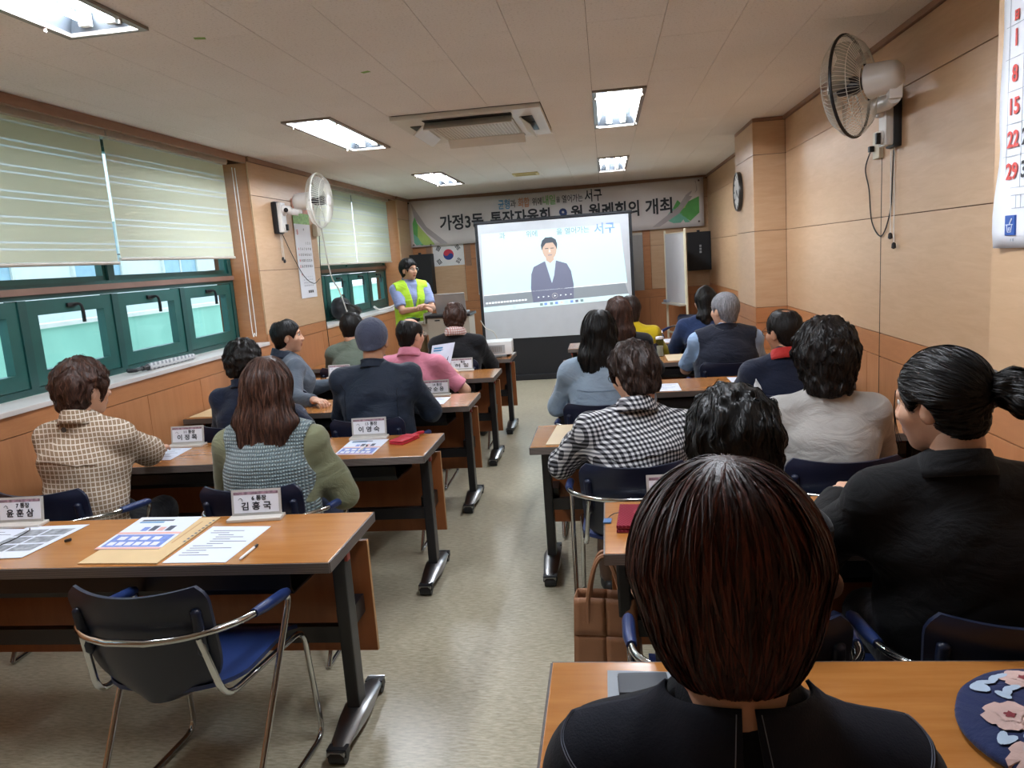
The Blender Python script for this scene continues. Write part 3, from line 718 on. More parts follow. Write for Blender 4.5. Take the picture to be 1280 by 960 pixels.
# flip chart easel
M_cream = pm('cream_metal', '#d8d2b8', .4); M_wb = pm('whiteboard', '#cfcfd2', .25, var=.02)
fc = thing('flip_chart_easel', 'white flip-chart board on a cream metal easel', 'easel', (.93, 10.55, 0), R(-75))
MB().box(-.36, .36, -.012, .012, .88, 1.80, bev=.004).build('board', M_wb, fc)
MB().box(-.375, -.36, -.018, .018, .87, 1.81).box(.36, .375, -.018, .018, .87, 1.81).box(-.36, .36, -.018, .018, 1.80, 1.81).box(-.36, .36, -.018, .018, .87, .88).build('board_frame', M_cream, fc)
box('pen_tray', -.36, .36, -.09, -.018, .855, .875, M_alu, fc)
for s in (-1, 1):
    MB().tube([(s*.38, .0, 1.85), (s*.385, .0, .02)], .016, 8).build('post', M_cream, fc, True)
    MB().tube([(s*.385, -.26, .02), (s*.385, .26, .02)], .016, 8).build('floor_foot', M_cream, fc, True)
box('lower_bar', -.385, .385, -.012, .012, .45, .47, M_cream, fc)
for k in range(4):
    mk = MB().tube([(-.30+k*.06, -.06, .884), (-.30+k*.06+.02, -.055, .884)], .008, 8).tube([(-.28+k*.06, -.055, .884), (-.26+k*.06, -.05, .884)], .009, 8)
mk = MB().box(-.33, -.20, -.075, -.03, .876, .91, bev=.006).build('board_eraser', pm('eraser_grey', '#8b8e96', .8), fc)

# lectern with laptop
M_lec = pm('lectern_grey', '#b3ada0', .5, var=.04); M_silver = pm('laptop_silver', '#b9bbbd', .35, metal=.4)
lc = thing('lectern', 'beige-grey lectern with a black sloping ledge', 'lectern', (-1.86, 8.99, 0))
MB().box(-.25, .25, -.19, .19, .03, 1.00, bev=.006).build('lectern_body', M_lec, lc)
box('plinth', -.24, .24, -.18, .18, 0, .032, M_legb, lc)
box('top_ledge', -.27, .27, -.22, .22, 1.00, 1.03, M_legb, lc, bev=.005)
box('rim_left', -.29, -.272, -.2, .2, .93, 1.06, M_lec, lc, bev=.004)
box('side_shelf', -.55, -.292, -.22, -.09, .94, .965, M_lec, lc, bev=.003)
box('shelf_bracket', -.54, -.252, -.14, -.11, .80, .94, M_lec, lc)
box('slot', -.16, -.10, -.1935, -.189, .96, .975, M_legb, lc)
lt = thing('laptop', 'open silver laptop on the lectern, seen from behind its lid', 'laptop', (-1.84, 9.0, 1.031))
box('base', -.18, .18, -.06, .17, 0, .018, M_silver, lt, bev=.004)
box('lid', -.18, .18, -.006, .006, 0, .23, M_silver, lt, bev=.004, M=Matrix.Translation((0, -.062, .016)) @ Matrix.Rotation(R(14), 4, 'X'))
sm = thing('bag', 'small black and green pouch on the lectern side shelf', 'pouch', (-2.30, 8.835, .966))
MB().box(-.09, .09, -.05, .05, 0, .045, bev=.018).build('pouch_body', M_tray, sm, True); box('green_trim', -.06, .04, -.03, .03, .044, .055, pm('trim_green', '#2f7d55', .6), sm, bev=.004)

# ------------------------------------------------------------------ wall fans, clock, calendars
M_fanw = pm('fan_white', '#dcdad6', .3, var=.02); M_wire = pm('fan_wire', '#d3d2c9', .35, var=.02)
M_blade = bpy.data.materials.new('fan_blade'); M_blade.use_nodes = True
_nt = M_blade.node_tree; _b = _nt.nodes['Principled BSDF']; _b.inputs['Base Color'].default_value = lin('#cfd6cf'); _b.inputs['Alpha'].default_value = .45; _b.inputs['Roughness'].default_value = .2
def wall_fan(wx, wy, wz, inward, head, facing, tilt, label, cords):
    """plate on wall x=wx at (wy,wz); inward = +-1 into the room; head = cage centre (world); facing = yaw of blow direction"""
    t = thing('wall_fan', label, 'fan', (wx, wy, wz))
    s = inward
    MB().box(min(0, s*.05), max(0, s*.05), -.065, .065, -.14, .14, bev=.02).build('back_plate', M_black, t)
    fp = MB().box(min(s*.045, s*.085), max(s*.045, s*.085), -.055, .055, -.13, .13, bev=.018).build('front_cover', M_fanw, t)
    MB().lathe([(.036, 0), (.036, .006), (.03, .009)], 18, Matrix.Translation((s*.085, 0, -.085)) @ Matrix.Rotation(s*PI/2, 4, 'Y')).build('dial_ring', M_fanw, fp)
    MB().box(min(s*.09, s*.115), max(s*.09, s*.115), -.011, .011, -.115, -.06, bev=.004).build('dial', M_black, fp)
    hd = Vector(head)-Vector((wx, wy, wz))
    d = Vector((math.cos(facing)*math.cos(tilt), math.sin(facing)*math.cos(tilt), math.sin(tilt)))
    knee = hd-d*.20-Vector((0, 0, .095))
    arm = MB().tube(bez([(s*.06, 0, .06), (s*.12, 0, .065), knee*.55+Vector((s*.03, 0, .03)), knee], 5), [.05]*4+[.036]*6+[.03]*6, 12).build('arm', M_fanw, t, True)
    k2 = Vector((s*.13, -.045, .058)); MB().lathe([(.002, 0), (.02, .002), (.02, .008), (.004, .012)], 14, Matrix.Translation(k2) @ Matrix.Rotation(PI/2, 4, 'X')).build('arm_cap', M_black, arm)
    MB().box(-.03, .03, -.022, .022, -.05, .05, Matrix.Translation(knee+Vector((0, 0, .04))), bev=.01).build('neck', M_fanw, t)
    q = d.to_track_quat('Z', 'Y').to_matrix().to_4x4(); Mh = Matrix.Translation(hd) @ q
    mt = MB().lathe([(.02, -.235), (.05, -.228), (.066, -.21), (.073, -.17), (.077, -.11), (.08, -.085), (.06, -.075)], 24, Mh).build('motor_housing', M_fanw, t, True, 50)
    RC = .235
    def wires(front):
        m = MB(); n = 72
        prof = [(.05, .085), (.12, .082), (.19, .062), (.228, .025), (RC, .0)] if front else [(.085, -.075), (.14, -.075), (.20, -.055), (.229, -.022), (RC, 0)]
        for k in range(n):
            a = 2*PI*k/n; tw = .25 if front else -.18
            m.tube([Mh @ Vector((r_*math.cos(a+tw*(1-r_/RC)), r_*math.sin(a+tw*(1-r_/RC)), z)) for r_, z in prof], .0013, 3, cap=False)
        for r_, z in (prof[0], prof[2]): m.tube([Mh @ Vector((r_*math.cos(2*PI*j/40), r_*math.sin(2*PI*j/40), z)) for j in range(40)], .0018, 4, closed=True)
        o = m.build('front_cage' if front else 'rear_cage', M_wire, t); o['kind'] = 'stuff'; return o
    wires(True); wires(False)
    MB().lathe([(.005, .092), (.045, .092), (.052, .085), (.05, .08), (.005, .08)], 20, Mh).build('cage_badge', M_fanw, t)
    MB().tube([Mh @ Vector((RC*math.cos(2*PI*j/48), RC*math.sin(2*PI*j/48), 0)) for j in range(48)], .0075, 8, closed=True).build('rim_band', M_black if s < 0 else M_wire, t, True)
    hub = MB().lathe([(.004, .06), (.035, .055), (.042, .02), (.042, -.03), (.02, -.075)], 20, Mh).build('hub', M_legb, t, True, 50)
    for k in range(5):
        a0 = 2*PI*k/5; nu, nv = 6, 6
        def bl(u, v, a0=a0):
            r_ = .04+.165*v; a = a0+(u-.5)*(.55+.45*v)+.25*v; z = (u-.5)*-.055*(.6+.4*v)
            return tuple(Mh @ Vector((r_*math.cos(a), r_*math.sin(a), z)))
        MB().grid(bl, nu, nv).build('blade', M_blade, t, True)
    for y_, ln in cords:
        c = MB().tube([(s*.03, y_, -.14), (s*.03, y_, -.14-ln)], .0022, 5).build('pull_cord', M_cord, t)
        MB().lathe([(.003, 0), (.010, -.006), (.012, -.028), (.004, -.034)], 10, Matrix.Translation((s*.03, y_, -.14-ln))).build('pull_weight', M_black, c)
    return t
wall_fan(XR, 4.21, 2.175, -1, (1.20, 4.00, 2.315), R(180-38), R(-3), 'white wall fan with a black-rimmed cage on the wood-panelled right wall', [(.03, .42), (-.02, .47)])
wall_fan(XL, 6.60, 2.12, 1, (-2.47, 6.66, 2.245), R(2), R(-2), 'white wall fan on the wooden pier between the windows', [(.0, .20), (.03, .22)])
# cords beside the fans
def cable(name, pts, r, mat, label, cat='cable', n=6):
    o = MB().tube(bez(pts, n), r, 6).build(name, mat, None, True); return tag(o, label, cat)
wx = XR-.008
cable('power_cable', [(wx, 4.42, 2.05), (wx, 4.43, 1.6), (wx, 4.44, 1.1), (wx, 4.46, .15)], .006, M_black, 'black power cable running straight down the panelled wall below the fan')
cable('fan_cord', [(wx-.01, 4.24, 2.03), (wx-.01, 4.25, 1.9), (wx-.01, 4.28, 1.72), (wx-.012, 4.40, 1.60), (wx-.012, 4.55, 1.68), (wx-.012, 4.60, 1.86), (wx-.012, 4.66, 1.98), (wx-.02, 4.53, 2.08)], .0035, M_black, 'thin dark fan cord looping to the wall outlet')
ob = thing('wall_outlet', 'small beige outlet box behind the right wall fan', 'outlet', (XR, 4.45, 2.03))
box('outlet_box', -.035, -.001, -.05, .05, -.02, .12, pm('outlet_beige', '#cfc9b4', .5), ob, bev=.004); box('plug', -.06, -.034, .02, .05, .02, .05, M_black, ob, bev=.004)
wl_ = XL+.004
cable('fan_cord', [(wl_+.01, 6.68, 1.99), (wl_+.01, 6.85, 1.80), (wl_+.02, 7.05, 1.60), (wl_+.03, 7.25, 1.52), (wl_+.03, 7.42, 1.56)], .0035, M_black, 'thin dark fan cord drooping across the hanging calendar')
ob = thing('wall_outlet', 'small beige junction box at the window edge beside the left fan', 'outlet', (XL, 7.50, 1.98))
box('outlet_box', .001, .05, -.045, .045, 0, .12, MATS['outlet_beige'], ob, bev=.004)
cable('window_cable', [(XL+.04, 7.56, 2.05), (XL-.02, 7.75, 2.12), (XL+.02, 7.78, 1.6), (XL+.02, 8.0, 1.40), (XL+.05, 8.2, 1.0)], .007, M_cord, 'grey-white cable slanting down past the backpack')
cable('window_cable', [(XL+.06, 7.47, 1.98), (XL+.03, 7.49, 1.7), (XL+.02, 7.50, 1.4), (XL+.02, 7.51, 1.0), (XL+.02, 7.52, .6)], .004, M_black, 'thin dark cable running down the pier edge')
cable('sill_cable', [(-2.95, 9.5, 1.14), (-2.98, 9.8, 1.085), (-2.95, 10.2, 1.085), (-2.97, 10.6, 1.10)], .014, M_cord, 'thick white cable lying on the far window sill')
# clock
ck = thing('wall_clock', 'round wall clock with a silver-grey rim on the far pilaster', 'clock', (XP, 7.27, 2.07))
Mk = Matrix.Rotation(-PI/2, 4, 'Y')
MB().lathe([(.10, .0), (.172, .002), (.175, .02), (.168, .035), (.155, .036), (.152, .026)], 40, Mk).build('clock_rim', pm('clock_rim', '#4c4a49', .3, metal=.6), ck, True, 40)
MB().lathe([(.002, .027), (.153, .027), (.153, .024)], 40, Mk).build('clock_face', pm('clock_face', '#c9c8c4', .4), ck)
for k in range(12):
    a = k*PI/6; MB().box(-.005, .005, .118, .142, .027, .029, Mk @ Matrix.Rotation(a, 4, 'Z')).build('hour_mark', M_ink, ck)
for a, l_ in ((1.0, .08), (2.6, .12)): MB().box(-.004, .004, -.015, l_, .030, .032, Mk @ Matrix.Rotation(a, 4, 'Z')).build('clock_hand', M_ink, ck)
# big calendar on the near pilaster
M_paper = pm('paper_white', '#dfe3ea', .6, var=.02); M_calred = pm('calendar_red', '#cf4f48', .6, var=0); M_calblk = pm('calendar_black', '#2a2c30', .6, var=0); M_calblue = pm('calendar_blue', '#2350a0', .5, var=0); M_line = pm('calendar_line', '#9aa3b0', .6, var=0)
cl = thing('wall_calendar', 'large white wall calendar with red Sunday dates on the near pilaster', 'calendar', (XP-.004, 2.605, 1.545))
CW = .66; CHT = .80
def cpt(u, v, d=0):  # u metres from the left edge (towards the camera), v metres up
    curl = .03*math.exp(-u/.05)*math.exp(-v/.35)*math.sin(v*9+.6)
    return (-.004-d-abs(curl)*.8, -u-.012*math.exp(-v/.25)*0, v)
cm = MB().grid(lambda a, b: cpt(a*CW, b*CHT), 16, 16).build('sheet', M_paper, cl, True); cm.modifiers.new('thickness', 'SOLIDIFY').thickness = .002
cells = .155; lead = .075
def ctext(body, u, v, size, m, bold=0): return text(body, size, m, cl, frame(cpt(u, v, .004), (0, -1, 0), (0, 0, 1)), bold, name='date')
rowz = [.62, .495, .38, .265, .15]
rowz = [.60+.005, .505, .412, .318, .225]
import itertools
for r_, z in enumerate(rowz):
    for c_ in range(7):
        n_ = 1+r_*7+c_
        if n_ > 30: continue
        ctext(str(n_), .080+c_*.082, z, .066, M_calred if c_ == 0 else (M_calblue if c_ == 6 else M_calblk), .0015)
ctext('日', .080, .668, .03, M_calred, .002)
for z in [.645, .553, .459, .365, .272, .178]: MB().box(-.0072, -.0062, -(CW-.03), -.022, z, z+.0012).build('rule', M_line, cl)
for c_ in range(8): MB().box(-.0072, -.0062, -(.0415+c_*.082), -.04-c_*.082, .178, .79).build('rule', M_line, cl)
MB().box(-.0072, -.0062, -(CW-.03), -.022, .155, .157).box(-.0072, -.0062, -(CW-.03), -.022, .117, .119).build('rule', M_line, cl)
for c_ in range(18): MB().box(-.0072, -.0062, -(.0235+c_*.027), -.0225-c_*.027, .117, .157).build('rule', M_line, cl)
box('logo_square', -.012, -.006, -.112, -.055, .038, .098, M_calblue, cl, bev=.0025)
MW = pm('logo_white', '#e8eef6', .6, var=0)
def lg(y, z): return (-.0125, -.0835-y, .066+z)
MB().tube([lg(-.020, .004), lg(.020, .004)], .0014, 4).tube([lg(-.015, .003), lg(-.009, -.018), lg(.009, -.018), lg(.015, .003)], .0014, 4).tube([lg(.002, .006), lg(.014, .022)], .0022, 4).tube([lg(.004*math.cos(i*PI/4), -.009+.005*math.sin(i*PI/4)) for i in range(8)], .001, 4, closed=True).build('logo_mortar', MW, cl)
for k_ in range(4): MB().box(-.0072, -.0062, -(.062+k_*.012), -(.055+k_*.012), .020, .028).build('small_print', M_line, cl)
# calendar on the left pier
cl2 = thing('wall_calendar', 'narrow hanging calendar with a flower picture below the left fan', 'calendar', (XL+.003, 6.985, 1.388))
for (z0, z1, m, nm) in ((0, .70, M_paper, 'sheet'), (.70, .80, pm('calendar_grass', '#86b866', .6, var=.3, vscale=40), 'picture_lower'), (.80, .93, pm('calendar_flowers', '#c98f78', .6, var=.4, vscale=30), 'picture_upper')):
    box(nm, .001, .005, 0, .39, z0, z1, m, cl2)
def c2t(b_, u, v, sz, m): text(b_, sz, m, cl2, frame((.0056, u, v), (0, 1, 0), (0, 0, 1)), 0, name='date')
c2t('8', .06, .62, .07, M_calred); c2t('8', .22, .65, .03, M_calblk)
for r_ in range(5):
    for c_ in range(7):
        n_ = r_*7+c_-3
        if 1 <= n_ <= 31: c2t(str(n_), .05+c_*.048, .52-r_*.055, .034, M_calred if c_ == 0 else M_calblk)
c2t('9', .06, .22, .035, M_calred)
for r_ in range(4):
    for c_ in range(7): c2t(str(r_*7+c_+1), .10+c_*.035, .20-r_*.028, .016, M_line)
for k_ in range(3): box('small_print', .005, .0056, .18+k_*.045, .215+k_*.045, .045, .07, M_calblk, cl2)
# ------------------------------------------------------------------ people: smooth implicit surfaces turned into meshes
F32 = np.float32
def V3(*a): return np.array(a, dtype=F32)
class Field:
    def __init__(s, k=.03): s.p = []; s.k = k; s.cuts = []; s.disp = None
    def cone(s, a, b, ra, rb, k=None): s.p.append(('c', V3(*a), V3(*b), ra, rb, k)); return s
    def ell(s, a, b, r0, r1, Lx=(1, 0, 0), k=None):
        s.p.append(('e', V3(*a), V3(*b), r0, r1, V3(*Lx), k)); return s
    def blob(s, c, r, M=None, k=None): s.p.append(('b', V3(*c), V3(*r), M, k)); return s
    def cut(s, fn, k=.008): s.cuts.append((fn, k)); return s
    def one(s, q, P):
        if q[0] == 'b':
            v = P-q[1]
            if q[3] is not None: v = v @ q[3]
            n = np.sqrt(((v/q[2])**2).sum(1)); m = np.sqrt(((v/q[2]**2)**2).sum(1))+1e-6
            return n*(n-1)/m
        a, b = q[1], q[2]; ba = b-a; h = np.clip(((P-a) @ ba)/max(float(ba @ ba), 1e-9), 0, 1)
        v = P-a-h[:, None]*ba
        if q[0] == 'c': return np.sqrt((v*v).sum(1))-(q[3]+(q[4]-q[3])*h)
        r1 = q[3][0]+(q[4][0]-q[3][0])*h; r2 = q[3][1]+(q[4][1]-q[3][1])*h
        l = v @ q[5]; o2 = np.maximum((v*v).sum(1)-l*l, 0)
        return (np.sqrt((l/r1)**2+o2/r2**2)-1)*np.minimum(r1, r2)
    def __call__(s, P):
        d = None
        for q in s.p:
            e = s.one(q, P); k = q[-1] if q[-1] is not None else s.k
            if d is None: d = e
            else:
                h = np.clip(.5+.5*(d-e)/k, 0, 1); d = d*(1-h)+e*h-k*h*(1-h)
        if s.disp is not None: d = d-s.disp(P)
        for fn, k in s.cuts:
            e = fn(P); h = np.clip(.5-.5*(d-e)/k, 0, 1); d = d*(1-h)+e*h+k*h*(1-h)
        return d
    def bounds(s, pad):
        lo = np.array([9, 9, 9.]); hi = -lo
        for q in s.p:
            if q[0] == 'b': r = max(q[2]); lo = np.minimum(lo, q[1]-r); hi = np.maximum(hi, q[1]+r)
            else:
                r = max(np.max(q[3]), np.max(q[4]))
                for e in (q[1], q[2]): lo = np.minimum(lo, e-r); hi = np.maximum(hi, e+r)
        return lo-pad, hi+pad
def nets(f, h, pad=.03, bounds=None):
    """naive surface nets: vertices and quads of f=0"""
    lo, hi = bounds if bounds is not None else f.bounds(pad)
    n = np.ceil((np.array(hi)-lo)/h).astype(int)+1
    ax = [(lo[i]+h*np.arange(n[i])).astype(F32) for i in range(3)]
    G = np.stack(np.meshgrid(*ax, indexing='ij'), -1).reshape(-1, 3)
    V = f(G).reshape(n); I = V < 0
    corners = [(i, j, k) for i in (0, 1) for j in (0, 1) for k in (0, 1)]
    sl = lambda A, c: A[c[0]:n[0]-1+c[0], c[1]:n[1]-1+c[1], c[2]:n[2]-1+c[2]]
    cnt = sum(sl(I, c).astype(np.int8) for c in corners); act = (cnt > 0) & (cnt < 8)
    ix = np.argwhere(act); cv = np.stack([sl(V, c)[act] for c in corners], 1)
    acc = np.zeros((len(ix), 3)); num = np.zeros(len(ix))
    for a in range(8):
        for b in range(a+1, 8):
            if sum(abs(x-y) for x, y in zip(corners[a], corners[b])) != 1: continue
            va, vb = cv[:, a], cv[:, b]; s_ = (va < 0) != (vb < 0)
            t = np.where(s_, va/np.where(s_, va-vb, 1), 0)
            p = np.array(corners[a])+t[:, None]*(np.array(corners[b])-np.array(corners[a]))
            acc += p*s_[:, None]; num += s_
    pts = lo+h*(ix+acc/num[:, None])
    idx = -np.ones(np.array(n)-1, dtype=int); idx[act] = np.arange(len(ix)); Q = []
    for d in range(3):
        e = np.diff(I.astype(np.int8), axis=d); u, v = (d+1) % 3, (d+2) % 3
        c = np.argwhere(e != 0); c = c[(c[:, u] > 0) & (c[:, v] > 0) & (c[:, u] < n[u]-1) & (c[:, v] < n[v]-1)]
        if not len(c): continue
        sg = e[tuple(c.T)]; du = np.eye(3, dtype=int)[u]; dv = np.eye(3, dtype=int)[v]
        q = np.stack([idx[tuple((c-du-dv).T)], idx[tuple((c-dv).T)], idx[tuple(c.T)], idx[tuple((c-du).T)]], 1)
        q = np.where((sg > 0)[:, None], q[:, ::-1], q); Q.append(q)
    return pts, np.concatenate(Q)
class MX:
    """numpy mesh assembler"""
    def __init__(s): s.v = []; s.f = []; s.m = []; s.n = 0
    def add(s, v, f, mi=0):
        v = np.asarray(v, float); f = np.asarray(f)
        s.v.append(v); s.f.append(f+s.n); s.m.append(np.full(len(f), mi) if np.isscalar(mi) else np.asarray(mi)); s.n += len(v)
    def build(s, name, mats, parent, smooth=True):
        v = np.concatenate(s.v); me = bpy.data.meshes.new(name)
        fl = [f.reshape(-1) for f in s.f]; st = [np.full(len(f), f.shape[1]) for f in s.f]
        loops = np.concatenate(fl).astype(np.int32); tot = np.concatenate(st); start = np.concatenate([[0], np.cumsum(tot)[:-1]]).astype(np.int32)
        me.vertices.add(len(v)); me.vertices.foreach_set('co', v.astype(F32).ravel())
        me.loops.add(len(loops)); me.loops.foreach_set('vertex_index', loops)
        me.polygons.add(len(tot)); me.polygons.foreach_set('loop_start', start); me.polygons.foreach_set('loop_total', tot.astype(np.int32))
        me.polygons.foreach_set('material_index', np.concatenate(s.m).astype(np.int32))
        if smooth: me.polygons.foreach_set('use_smooth', np.ones(len(tot), bool))
        for m in (mats if isinstance(mats, (list, tuple)) else [mats]): me.materials.append(m)
        me.update(calc_edges=True); me.validate()
        o = bpy.data.objects.new(name, me); COL.objects.link(o); o.parent = parent; return o
def xf(v, M):
    A = np.array(M); return v @ A[:3, :3].T + A[:3, 3]

# materials of people
def skin_mat(name, c):
    m = pm(name, c, .5, var=.05, vscale=25, bump=.05, bscale=250); b = m.node_tree.nodes['Principled BSDF']
    b.inputs['Subsurface Weight'].default_value = .08; b.inputs['Subsurface Radius'].default_value = (.01, .004, .002); return m
M_skin = skin_mat('skin_warm', '#c99b80'); M_skin2 = skin_mat('skin_tan', '#b98667'); M_lips = pm('lips', '#a8645a', .45); M_eyew = pm('eye_white', '#d8d4cf', .25); M_iris = pm('iris', '#1c1412', .2)
def hair_mat(name, c, rough=.46, spec=.32):
    if name in MATS: return MATS[name]
    m, nt, bs = base_mat(name); rgb = lin(c); v = mapping(nt, (160, 160, 12)); n = nn(nt, 'ShaderNodeTexNoise', Scale=1.0, Detail=3.0); L(nt, v, n.inputs['Vector'])
    L(nt, ramp(nt, n.outputs[0], [(.3, tuple(x*.55 for x in rgb[:3])+(1,)), (.75, tuple(min(1, x*1.35) for x in rgb[:3])+(1,))]), bs.inputs['Base Color'])
    bs.inputs['Roughness'].default_value = rough; bs.inputs['Specular IOR Level'].default_value = spec; add_bump(nt, bs, n.outputs[0], .3, .004); MATS[name] = m; return m
H_black = (hair_mat('hair_black', '#0b0a0a'), hair_mat('hair_black_lighter', '#161312')); H_soft = (hair_mat('hair_soft_black', '#120f0e'), hair_mat('hair_soft_black_lighter', '#221c1a'))  # second of each pair: lighter hair colour given to random strands
H_brown = (hair_mat('hair_brown', '#38231b'), hair_mat('hair_brown_lighter', '#55372a')); H_red = (hair_mat('hair_auburn', '#331712'), hair_mat('hair_auburn_lighter', '#57291d')); H_dbrown = (hair_mat('hair_dark_brown', '#2c201c'), hair_mat('hair_dark_brown_lighter', '#463630'))
H_grey = (hair_mat('hair_grey', '#85858a', .5), hair_mat('hair_grey_lighter', '#a8a8ac', .5))
def fabric(name, c, rough=.85, bump=.25, bscale=420, var=.08, sheen=.15, wr=.34):
    if name in MATS: return MATS[name]
    m, nt, bs = base_mat(name); rgb = lin(c); v = mapping(nt); n = nn(nt, 'ShaderNodeTexNoise', Scale=9.0, Detail=3.0); L(nt, v, n.inputs['Vector'])
    L(nt, ramp(nt, n.outputs[0], [(.3, tuple(x*(1-var) for x in rgb[:3])+(1,)), (.7, tuple(min(1, x*(1+var)) for x in rgb[:3])+(1,))]), bs.inputs['Base Color'])
    n2 = nn(nt, 'ShaderNodeTexNoise', Scale=bscale, Detail=2.0); L(nt, v, n2.inputs['Vector'])
    n3 = nn(nt, 'ShaderNodeTexNoise', Scale=7.0, Detail=4.0, Roughness=.5, Distortion=1.6); L(nt, mapping(nt, (1, 1, 1.7), (.4, .3, .2)), n3.inputs['Vector'])
    b3 = nt.nodes.new('ShaderNodeBump'); b3.inputs['Strength'].default_value = wr; b3.inputs['Distance'].default_value = .035; L(nt, n3.outputs[0], b3.inputs['Height'])
    b2 = nt.nodes.new('ShaderNodeBump'); b2.inputs['Strength'].default_value = bump; b2.inputs['Distance'].default_value = .002; L(nt, n2.outputs[0], b2.inputs['Height']); L(nt, b3.outputs[0], b2.inputs['Normal']); L(nt, b2.outputs[0], bs.inputs['Normal'])
    bs.inputs['Roughness'].default_value = rough; bs.inputs['Sheen Weight'].default_value = sheen; bs.inputs['Specular IOR Level'].default_value = .25; MATS[name] = m; return m
def grid_cloth(name, base, line, px, width, second=None, mode='lines', tilt=0):
    """woven check: base colour with lines (plaid) or a two-tone gingham; period px in metres"""
    m, nt, bs = base_mat(name); tc = nt.nodes.new('ShaderNodeTexCoord'); mp = nt.nodes.new('ShaderNodeMapping'); mp.inputs['Rotation'].default_value = (0, tilt, 0); L(nt, tc.outputs['Object'], mp.inputs[0])
    n = nn(nt, 'ShaderNodeTexNoise', Scale=5.0); L(nt, tc.outputs['Object'], n.inputs['Vector'])
    wob = nn(nt, 'ShaderNodeVectorMath', operation='MULTIPLY_ADD'); L(nt, n.outputs['Color'], wob.inputs[0]); wob.inputs[1].default_value = (.025, .02, .025); L(nt, mp.outputs[0], wob.inputs[2])
    sp = nt.nodes.new('ShaderNodeSeparateXYZ'); L(nt, wob.outputs[0], sp.inputs[0])
    def band(sock, period, wd):
        a = nn(nt, 'ShaderNodeMath', operation='MULTIPLY'); L(nt, sock, a.inputs[0]); a.inputs[1].default_value = 1/period
        f = nn(nt, 'ShaderNodeMath', operation='FRACT'); L(nt, a.outputs[0], f.inputs[0]); g = nn(nt, 'ShaderNodeMath', operation='LESS_THAN'); L(nt, f.outputs[0], g.inputs[0]); g.inputs[1].default_value = wd; return g.outputs[0]
    xy = nn(nt, 'ShaderNodeMath', operation='ADD'); L(nt, sp.outputs[0], xy.inputs[0]); ym = nn(nt, 'ShaderNodeMath', operation='MULTIPLY'); L(nt, sp.outputs[1], ym.inputs[0]); ym.inputs[1].default_value = .75; L(nt, ym.outputs[0], xy.inputs[1])
    a, b = band(xy.outputs[0], px, width), band(sp.outputs[2], px, width)
    s = nn(nt, 'ShaderNodeMath', operation='ADD'); L(nt, a, s.inputs[0]); L(nt, b, s.inputs[1])
    h = nn(nt, 'ShaderNodeMath', operation='MULTIPLY'); L(nt, s.outputs[0], h.inputs[0]); h.inputs[1].default_value = .5
    if mode == 'lines': st = [(0, base), (.4, line), (.9, line)]
    else: st = [(0, base), (.4, second), (.9, line)]
    r = nt.nodes.new('ShaderNodeValToRGB'); r.color_ramp.interpolation = 'CONSTANT'; e = r.color_ramp.elements; e.new(.5)
    for k, (p, c) in zip(e, st): k.position = p; k.color = lin(c)
    L(nt, h.outputs[0], r.inputs[0]); L(nt, r.outputs[0], bs.inputs['Base Color']); bs.inputs['Roughness'].default_value = .85; bs.inputs['Specular IOR Level'].default_value = .2
    return m

# canonical head (face towards +Y, origin at the head centre)
def head_field(fem):
    f = Field(.022); w = .94 if fem else 1
    f.blob((0, -.014, .032), (.077*w, .096, .090)).blob((0, .030, -.040), (.060*w, .066, .078)).blob((0, .062, -.092), (.026*w, .024, .022))
    f.blob((0, .078, .030), (.045*w, .014, .014), k=.03)
    f.cone((0, .092, .012), (0, .108, -.026), .007, .0125, .014)
    for s in (-1, 1):
        f.blob((s*.011, .100, -.028), (.009, .010, .008), k=.008)
        f.blob((s*.042*w, .060, -.022), (.022, .022, .020), k=.03)
    f.blob((0, .090, -.058), (.022, .011, .006), k=.010).blob((0, .088, -.069), (.019, .011, .006), k=.008)
    f.cone((0, -.028, -.05), (0, -.034, -.10), .050*w, .052*w, .03)
    for s in (-1, 1): f.blob((s*.079*w, -.008, -.012), (.011, .021, .031), np.array(Euler((R(12), 0, R(s*-18))).to_matrix()), k=.008)
    f.cut(lambda P: np.minimum(np.sqrt(((P-V3(.031, .100, .012))**2).sum(1)), np.sqrt(((P-V3(-.031, .100, .012))**2).sum(1)))*-1+.0165, .014)
    return f
HEADS = {}
for fem in (0, 1):
    v, q = nets(head_field(fem), .0052, .02); c = v[q].mean(1)
    mi = np.where((np.abs(c[:, 0]) < .021) & (c[:, 1] > .088) & (c[:, 2] > -.074) & (c[:, 2] < -.053), 1, 0); HEADS[fem] = (v, q, mi)
def ico(c, r, sub=2):
    bm = bmesh.new(); bmesh.ops.create_icosphere(bm, subdivisions=sub, radius=1); bm.verts.ensure_lookup_table()
    v = np.array([p.co for p in bm.verts])*r+np.array(c); f = np.array([[q.index for q in t.verts] for t in bm.faces]); bm.free(); return v, f
